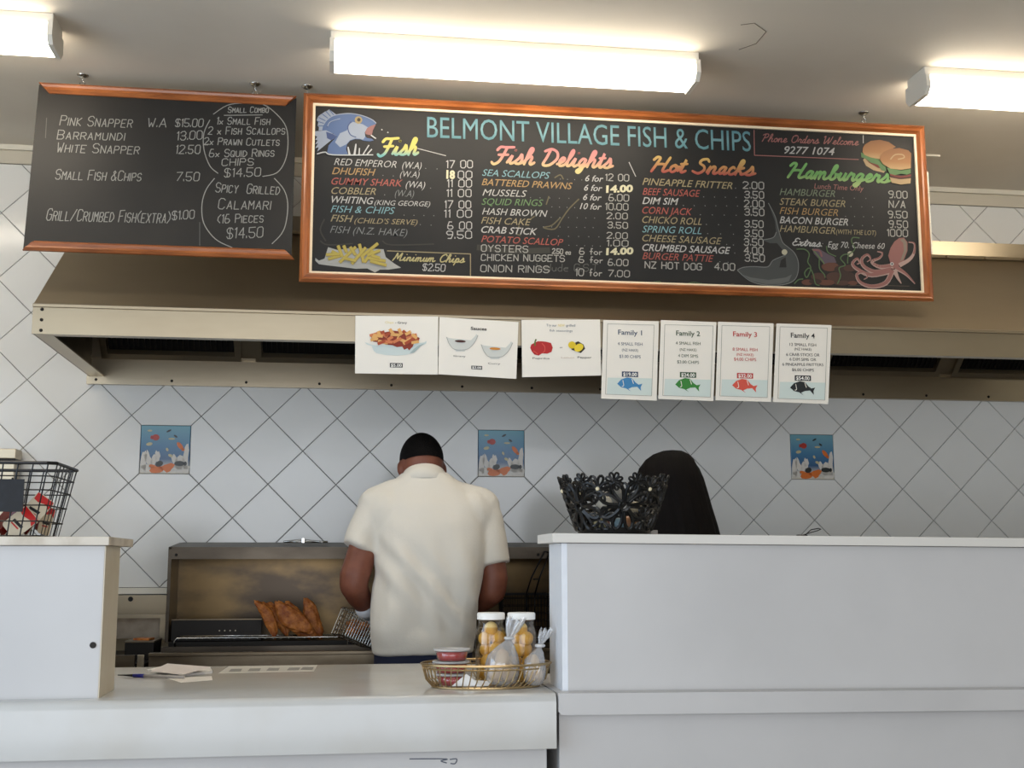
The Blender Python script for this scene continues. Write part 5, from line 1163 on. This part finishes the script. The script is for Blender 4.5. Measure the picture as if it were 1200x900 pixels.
def pack(cx, cy, cz, rot, tilt, label, yaw=0):
    t = thing('sauce_pack', label, 'sauce pack', (cx, cy, cz-.03), 'sauce packs in the wire basket')
    Mx = Matrix.Translation((cx, cy, cz)) @ Matrix.Rotation(yaw, 4, 'Z') @ Matrix.Rotation(tilt, 4, 'X') @ Matrix.Rotation(rot, 4, 'Y')
    def pl(name, w, h, y0, y1, m, par, k=.8):
        pts = []
        for sx, sz in ((-1, -1), (1, -1), (1, 1), (-1, 1)):
            for a in range(4):
                th = math.atan2(sz, sx)-math.pi/4+a*math.pi/6; pts.append((sx*(w-.008)+.008*math.cos(th), sz*(h-.008)+.008*math.sin(th)))
        N = len(pts)
        v = [Mx @ Vector((x, y0, z)) for x, z in pts]+[Mx @ Vector((x*k, y1, z*k)) for x, z in pts]
        return MB().add(v, [tuple(range(N)), tuple(range(2*N-1, N-1, -1))]+[(i, i+N, (i+1) % N+N, (i+1) % N) for i in range(N)]).build(name, m, par)
    pl('pouch', .024, .034, 0, .016, M_pack, t)
    li = pl('lid', .026, .036, -.0012, 0, M_lidc, t, 1)
    A = lambda name, pts, m, d: MB().add([Mx @ Vector((x, d, z)) for x, z in pts], [tuple(range(len(pts)))]).build(name, m, li)
    A('red_corner', [(-.024, .034), (.024, .034), (.025, .012), (.012, .020), (-.008, .014), (-.022, .016)], M_packr, -.0017)
    A('brand_bar', [(-.016, -.004), (.014, -.002), (.014, -.009), (-.016, -.011)], M_black, -.0017)
    A('brand_bar', [(-.014, -.014), (.010, -.0125), (.010, -.016), (-.014, -.0175)], M_packr, -.0017)
p = onY(43, 596, -2.04); pack(p.x, -2.04, p.z, .62, -.25, 'cream and red sauce pack standing highest in the wire basket, label outward')
p = onY(24, 612, -2.055); pack(p.x, -2.055, max(p.z, ZL+.036), .85, -.12, 'cream and red sauce pack low at the front of the wire basket')
rr = random.Random(4)
for k, (x, y) in enumerate([(-1.56, -2.035), (-1.485, -1.995), (-1.60, -1.98), (-1.53, -1.93), (-1.475, -1.93), (-1.66, -2.04), (-1.67, -1.95), (-1.74, -2.0)]):
    pack(x, y, ZL+.042+.004*(k % 3), rr.uniform(-1, 1), rr.uniform(1.2, 1.5) if False else rr.uniform(.2, .5), 'dark red sauce pack heaped in the wire basket', rr.uniform(1.8, 4.4))
p = onY(66, 612, -1.93); pack(p.x-.024, -1.935, ZL+.045, .2, .1, 'dark red sauce pack upright at the right end of the wire basket', 1.2)

# ================================================================== on the right upstand: black lace basket, clip
ZR = 1.4205-SL*.09; lc = onY(719, 600, -2.07); cx, cy = lc.x, -2.07
lb = thing('lace_basket', 'black cut-out flower basket of trinkets on the right upstand', 'basket', (cx, cy, ZR))
M_lace = mat('black_lacquer', (12, 12, 12), .35)
rb0, rb1, hz = .092, .142, .142
def cone(th, z): r = rb0+(rb1-rb0)*(z/hz)**.9; return Vector((cx+r*math.cos(th), cy+r*math.sin(th), ZR+z))
MB().lathe([(0, ZR), (rb0, ZR), (rb0+.006, ZR+.016), (rb0+.003, ZR+.016), (rb0-.003, ZR+.003), (0, ZR+.003)], cx, cy, 48).build('base', M_lace, lb)
def petals(th0, z0, R, n, core, fat, rad, name):
    rm = rb0+(rb1-rb0)*(z0/hz); mb = MB()
    for k in range(n):
        a = 2*math.pi*k/n+math.pi/n; pts = []
        for q in range(13):
            t = q/12*2*math.pi; u = core+(R-core)*(1-math.cos(t))/2; v = fat*math.sin(t)*(.5+.5*(1-math.cos(t))/2)
            x = u*math.cos(a)-v*math.sin(a); z = z0+u*math.sin(a)+v*math.cos(a)
            pts.append(cone(th0+x/rm, max(.012, z)))
        mb.tube(pts[:-1], rad, 5, closed=True)
    cr = [cone(th0+core*1.0*math.cos(t)/rm, z0+core*math.sin(t)) for t in [k*math.pi/5 for k in range(10)]]
    mb.tube(cr, rad*1.1, 5, closed=True)
    return mb.build(name, M_lace, lb)
for k in range(6):
    th = -math.pi/2+2*math.pi*k/6
    petals(th, .070, .062, 8, .012, .015, .0050, 'large_flower')
    petals(th+math.pi/6, .112, .034, 8, .007, .008, .0038, 'flower')
    petals(th+math.pi/6, .036, .032, 8, .007, .008, .0038, 'flower')
    petals(th-.21, .130, .022, 8, .005, .0055, .0031, 'small_flower'); petals(th+.21, .130, .022, 8, .005, .0055, .0031, 'small_flower')
    g = cone(th+math.pi/6, .112); d_ = Vector((math.cos(th+math.pi/6), math.sin(th+math.pi/6), 0))
    MB().ell(g+d_*.003, .0055, .0055, .0055, 10, 8).build('bead', mat('pearl_bead', (216, 204, 170), .25), lb, True)
cols = [('white', (226, 220, 204)), ('pale_blue', (140, 170, 184)), ('copper', (184, 132, 92)), ('cream', (210, 196, 150)), ('grey', (150, 150, 146)), ('green', (140, 150, 120)), ('rose', (180, 120, 110)), ('beige', (196, 180, 150))]
spots = [(-.035, -.045, .078, .022), (.0, -.052, .02, .019), (.035, -.02, .022, .022), (-.04, -.01, .024, .022), (.01, .03, .1, .026), (.045, .03, .026, .02), (-.02, .05, .024, .022), (.048, -.045, .066, .018)]
for k, (x, y, z, r) in enumerate(spots):
    n_, c_ = cols[k]
    mb = MB().ell((cx+x, cy+y, ZR+max(z, r+.004)), r, r*.9, r, 14, 10)
    tag(mb.build('trinket', mat('trinket_'+n_, c_, .35), smooth=True, loc=(cx+x, cy+y, ZR+z-r)), '%s rounded trinket inside the black lace basket' % n_.replace('_', ' '), 'trinket', 'trinkets in the lace basket')
g = onY(764, 619, -2.06); tag(MB().box(g.x-.008, g.x+.012, -2.075, -2.055, ZR, ZR+.012, .002).build('plastic_block', mat('grey_block', (150, 144, 138), .5), loc=(g.x, -2.065, ZR)), 'small grey block beside the foot of the black lace basket', 'block')
ZR = 1.4205-SL*(onY(950, 627, -2.06).x-RX)
bc = thing('binder_clip', 'black binder clip with raised wire handle on the right upstand cap', 'binder clip', (onY(950, 627, -2.06).x, -2.06, ZR))
g = onY(943, 627, -2.06); e_ = onY(962, 618, -2.06)
MB().prism_x([(-2.075, ZR), (-2.045, ZR), (-2.052, ZR+.006), (-2.068, ZR+.006)], g.x-.02, g.x+.004).build('clip_body', M_wireb, bc)
MB().tube([(g.x-.002, -2.068, ZR+.005), (g.x+.016, -2.066, ZR+.019), (e_.x-.008, -2.064, ZR+.023), (e_.x, -2.060, ZR+.021), (e_.x-.008, -2.056, ZR+.017), (g.x+.02, -2.054, ZR+.012), (g.x-.002, -2.052, ZR+.005)], .0014, 6).build('handle', M_wireb, bc, True)

# ================================================================== on the serving counter: gold wire basket and what it holds
gx, gy = -.3155, -2.03; gb_ = thing('bread_basket', 'oval gold wire basket of jars and sauce tubs on the serving counter', 'basket', (gx, gy, ZT_))
def oval(rx, ry, z, n=56): return [(gx+rx*math.cos(2*math.pi*k/n), gy+ry*math.sin(2*math.pi*k/n), z) for k in range(n)]
MB().tube(oval(.166, .118, 1.094), .0032, 6, closed=True).build('rim', M_gold, gb_); MB().tube(oval(.162, .114, 1.084), .0022, 5, closed=True).build('rim', M_gold, gb_); MB().tube(oval(.138, .086, 1.0382), .003, 6, closed=True).build('base_ring', M_gold, gb_)
for k in range(54):
    t = 2*math.pi*k/54; t2 = t+.12
    MB().tube([(gx+.138*math.cos(t), gy+.086*math.sin(t), 1.038), (gx+.154*math.cos((t+t2)/2), gy+.103*math.sin((t+t2)/2), 1.055), (gx+.165*math.cos(t2), gy+.117*math.sin(t2), 1.094)], .0017, 5).build('rib', M_gold, gb_)
for k in range(9):
    x = -.13+.26*k/8; y = .086*math.sqrt(max(0, 1-(x/.138)**2)); MB().tube([(gx+x, gy-y, 1.0375), (gx+x, gy+y, 1.0375)], .0016, 5).build('base_wire', M_gold, gb_)
M_glass = thin_clear('jar_glass', (.97, .98, .96), .04, .02); M_brine = thin_clear('amber_brine', (.95, .80, .48), .02, .05)
M_onion = mat('pickled_onion', (240, 214, 150), .3, noise_=(20, (226, 190, 120), .4, .7))
def jar(x, y, label, seed, inl):
    z0 = 1.041; r = .0405; h = .165
    t = thing('pickle_jar', label, 'jar', (x, y, z0), 'jars of pickled onions')
    MB().lathe([(0, z0), (r*.9, z0), (r, z0+.006), (r, z0+.118), (r*.97, z0+.130), (r*.80, z0+.148), (r*.80, z0+.160)], x, y, 32).build('glass', M_glass, t, True)
    MB().lathe([(0, z0+.003), (r*.92, z0+.004), (r*.955, z0+.008), (r*.955, z0+.118), (r*.92, z0+.129), (r*.78, z0+.140), (0, z0+.140)], x, y, 32).build('brine', M_brine, t, True)
    lid = MB().lathe([(0, z0+.178), (r*.85, z0+.178), (r*.90, z0+.175), (r*.90, z0+.161), (r*.86, z0+.160), (0, z0+.160)], x, y, 36).build('lid', M_white, t); auto_smooth(lid, 35)
    rr = random.Random(seed); pos = []
    for lay in range(4):
        for a in range(2):
            th = a*math.pi+lay*1.2+seed+rr.uniform(-.15, .15); pos.append((x+.0185*math.cos(th), y+.0185*math.sin(th), z0+.024+lay*.0295))
    pos.append((x, y, z0+.136))
    for k, p in enumerate(pos):
        q = .0185+rr.uniform(-.002, .001)
        tag(MB().ell(p, q, q, q*1.06, 14, 10).build('pickled_onion', M_onion, smooth=True, loc=p), inl, 'pickled onion', inl)
p = onY(575, 750, -1.985); jar(p.x, -1.99, 'jar of pickled onions beside the stacked sauce tubs, left of two', 3, 'pickled onion in the left jar beside the sauce tubs')
p = onY(611, 750, -2.005); jar(p.x, -2.005, 'jar of pickled onions behind the tied plastic bags, right of two', 8, 'pickled onion in the right jar behind the bags')
M_cup = thin_clear('clear_tub', (.96, .96, .95), .05, .08, .05); M_sauce = mat('tomato_sauce', (170, 30, 24), .2); M_lid2 = thin_clear('clear_lid', (.9, .9, .9), .12, .15, .42)
tx, ty = -.404, -2.032
for k, lab in enumerate(('lowest of the stack', 'middle of the stack', 'top of the stack')):
    z0 = 1.0405+k*.0305
    t = thing('sauce_tub', 'clear plastic tub of red sauce, '+lab, 'sauce tub', (tx, ty, z0), 'stacked sauce tubs')
    ox = (.004, -.002, 0)[k]
    MB().lathe([(0, z0), (.036, z0), (.0425, z0+.025)], tx+ox, ty, 32).build('cup', M_cup, t, True)
    MB().lathe([(0, z0+.0008), (.0352, z0+.001), (.0405, z0+.021), (0, z0+.021)], tx+ox, ty, 32).build('sauce', M_sauce, t, True)
    MB().lathe([(0, z0+.028), (.040, z0+.028), (.041, z0+.0295), (.0475, z0+.0295), (.048, z0+.0255), (.044, z0+.0245), (0, z0+.0262)], tx+ox, ty, 32).build('lid', M_lid2, t, True)
# napkins in front
nk = thing('napkin', 'crumpled white paper napkin in the front of the gold wire basket', 'napkin', (-.378, -2.092, 1.041))
MB().add([(-.408, -2.078, 1.042), (-.335, -2.098, 1.042), (-.330, -2.05, 1.043), (-.40, -2.045, 1.044), (-.372, -2.083, 1.072), (-.352, -2.066, 1.058)], [(0, 1, 4), (1, 5, 4), (1, 2, 5), (2, 3, 5), (3, 4, 5), (3, 0, 4)]).build('paper', mat('napkin_paper', (244, 242, 238), .9), nk)
MB().add([(-.395, -2.092, 1.043), (-.318, -2.098, 1.043), (-.305, -2.075, 1.052), (-.37, -2.07, 1.056)], [(0, 1, 2, 3)]).build('paper_fold', mat('napkin_paper', (244, 242, 238), .9), nk)
# tied clear bags of bread
M_bag = thin_clear('clear_film', (.95, .95, .95), .16, .16, .24); M_bread = mat('pale_bread', (204, 172, 128), .8, noise_=(22, (182, 144, 98), .4, .7))
def bag(cx, cy, rx, ry, rz, top, label, seed, lean):
    z0 = 1.041
    t = thing('plastic_bag', label, 'plastic bag', (cx, cy, z0), 'tied clear bags in the gold basket')
    prof = [(.45, 0), (.8, .06), (.98, .22), (1.0, .42), (.86, .62), (.55, .78), (.24, .90), (.13, .96), (.15, 1.0), (.30, 1.10), (.46, 1.25), (.50, 1.36)]
    sc = rz; vv = []; ff = []; nu = 44; Hh = (top-z0)/1.36
    for j, (r, z) in enumerate(prof):
        for i in range(nu):
            a = 2*math.pi*i/nu; g = 1+.13*noise.noise(Vector((math.cos(a)*2.6+seed, math.sin(a)*2.6, z*3)))+.12*noise.noise(Vector((a*5, z*6, seed)))+(.28*math.sin(a*9+seed) if j > 6 else 0)
            k = max(0, z-.6); vv.append((cx+rx*r*g*math.cos(a)+lean*k, cy+ry*r*g*math.sin(a), z0+Hh*z*(1+(.10*noise.noise(Vector((a*3, seed, 2))) if j > 9 else 0))))
    for j in range(len(prof)-1):
        for i in range(nu): l = (i+1) % nu; ff.append((j*nu+i, j*nu+l, (j+1)*nu+l, (j+1)*nu+i))
    ff.append(tuple(range(nu))[::-1])
    MB().add(vv, ff).build('film', M_bag, t, True)
    MB().tube([(cx+lean*.36+.010*math.cos(a), cy+.010*math.sin(a), z0+Hh*.97) for a in [k*math.pi/6 for k in range(12)]], .004, 6, closed=True).build('knot', thin_clear('film_knot', (.8, .8, .8), .2, .15, .55), t, True)
    for k, (dx, dy, dz, q) in enumerate([(-.35, 0, .24, .42), (.35, .05, .24, .42), (0, -.1, .5, .40)]):
        bm = bmesh.new(); bmesh.ops.create_icosphere(bm, subdivisions=3, radius=1)
        for v in bm.verts: v.co = Vector((cx+rx*dx, cy+ry*dy, z0+.004+Hh*dz))+Vector((v.co.x*rx*q, v.co.y*ry*.6, v.co.z*Hh*.22))*(1+.12*noise.noise(v.co*2+Vector((k, seed, 0))))
        tag(MB().bm(bm).build('bread_roll', M_bread, smooth=True, loc=(cx+rx*dx, cy+ry*dy, z0+Hh*.02)), 'pale bread piece inside the '+('larger' if 'larger' in label else 'smaller')+' tied clear bag, '+('left', 'right', 'upper')[k]+' of three', 'bread', 'bread in the tied bags')
bag(-.280, -2.072, .044, .032, 1, 1.205, 'larger tied clear bag in front of the jars, twisted neck upright', 1.3, .05)
bag(-.198, -2.078, .029, .027, 1, 1.178, 'smaller tied clear bag against the right upstand', 5.1, .04)

# ================================================================== paper and pen on the counter
z = ZT_
def sheet(name, pts, h, m, label, cat, z0=z):
    q = [onZ(x, y, z0) for x, y in pts]; c = sum(q, Vector())/len(q)
    return tag(MB().prism_z([(p.x, p.y) for p in q], z0, z0+h).build(name, m, loc=(c.x, c.y, z0)), label, cat)
M_pad = mat('pad_paper', (236, 232, 226), .8)
pd = sheet('notepad', [(172, 787), (214, 792.5), (249, 788.5), (246, 784), (194, 782)], .006, M_pad, 'white notepad with a lifted page beside the pen on the counter', 'notepad')
o = ORG[pd.name]
a_, b_, c_, d_ = [onZ(x, y, z+.008) for x, y in ((176, 786.5), (214, 791), (248, 786.5), (196, 781.5))]
MB().add([a_, b_, c_+Vector((0, 0, .012)), d_+Vector((0, 0, .010))], [(0, 1, 2, 3)]).build('page', mat('pad_page', (228, 220, 216), .8), pd)
sheet('paper_slip', [(196, 795), (248, 792.5), (249, 797), (212, 800)], .0008, M_pad, 'small blank paper slip lying in front of the notepad', 'paper slip')
pn = thing('pen', 'clear ballpoint pen with blue cap lying on the counter by the left upstand', 'pen', tuple(onZ(170, 790, z)))
pa = onZ(138, 791, z+.005); pb = onZ(216, 793.5, z+.005); L_ = lambda t: pa.lerp(pb, t)
MB().tube([L_(.34), L_(1)], .0042, 8).build('barrel', mat('pen_barrel', (176, 170, 166), .25), pn, True); MB().tube([L_(.24), L_(.40)], .0052, 8).build('cap', mat('pen_blue', (32, 36, 130), .3), pn, True); MB().tube([L_(0), L_(.12), L_(.24)], [.0012, .0022, .004], 8).build('tip', M_black, pn, True)
ls = sheet('taped_price_list', [(256, 789), (368, 786.5), (372, 779.5), (268, 781)], .0006, mat('list_paper', (214, 210, 200), .5), 'clear-taped paper price list stuck flat on the counter back edge', 'paper list')
for k, (x, y) in enumerate([(268, 785), (290, 784.5), (312, 784), (336, 783.5), (352, 783)]):
    q0, q1, q2, q3 = [onZ(*p, z+.0011) for p in ((x, y+2), (x+14, y+1.8), (x+16, y-1.4), (x+3, y-1.2))]
    MB().add([q0, q1, q2, q3], [(0, 1, 2, 3)]).build('list_print', mat('list_grey', (150, 148, 142), .6), ls)
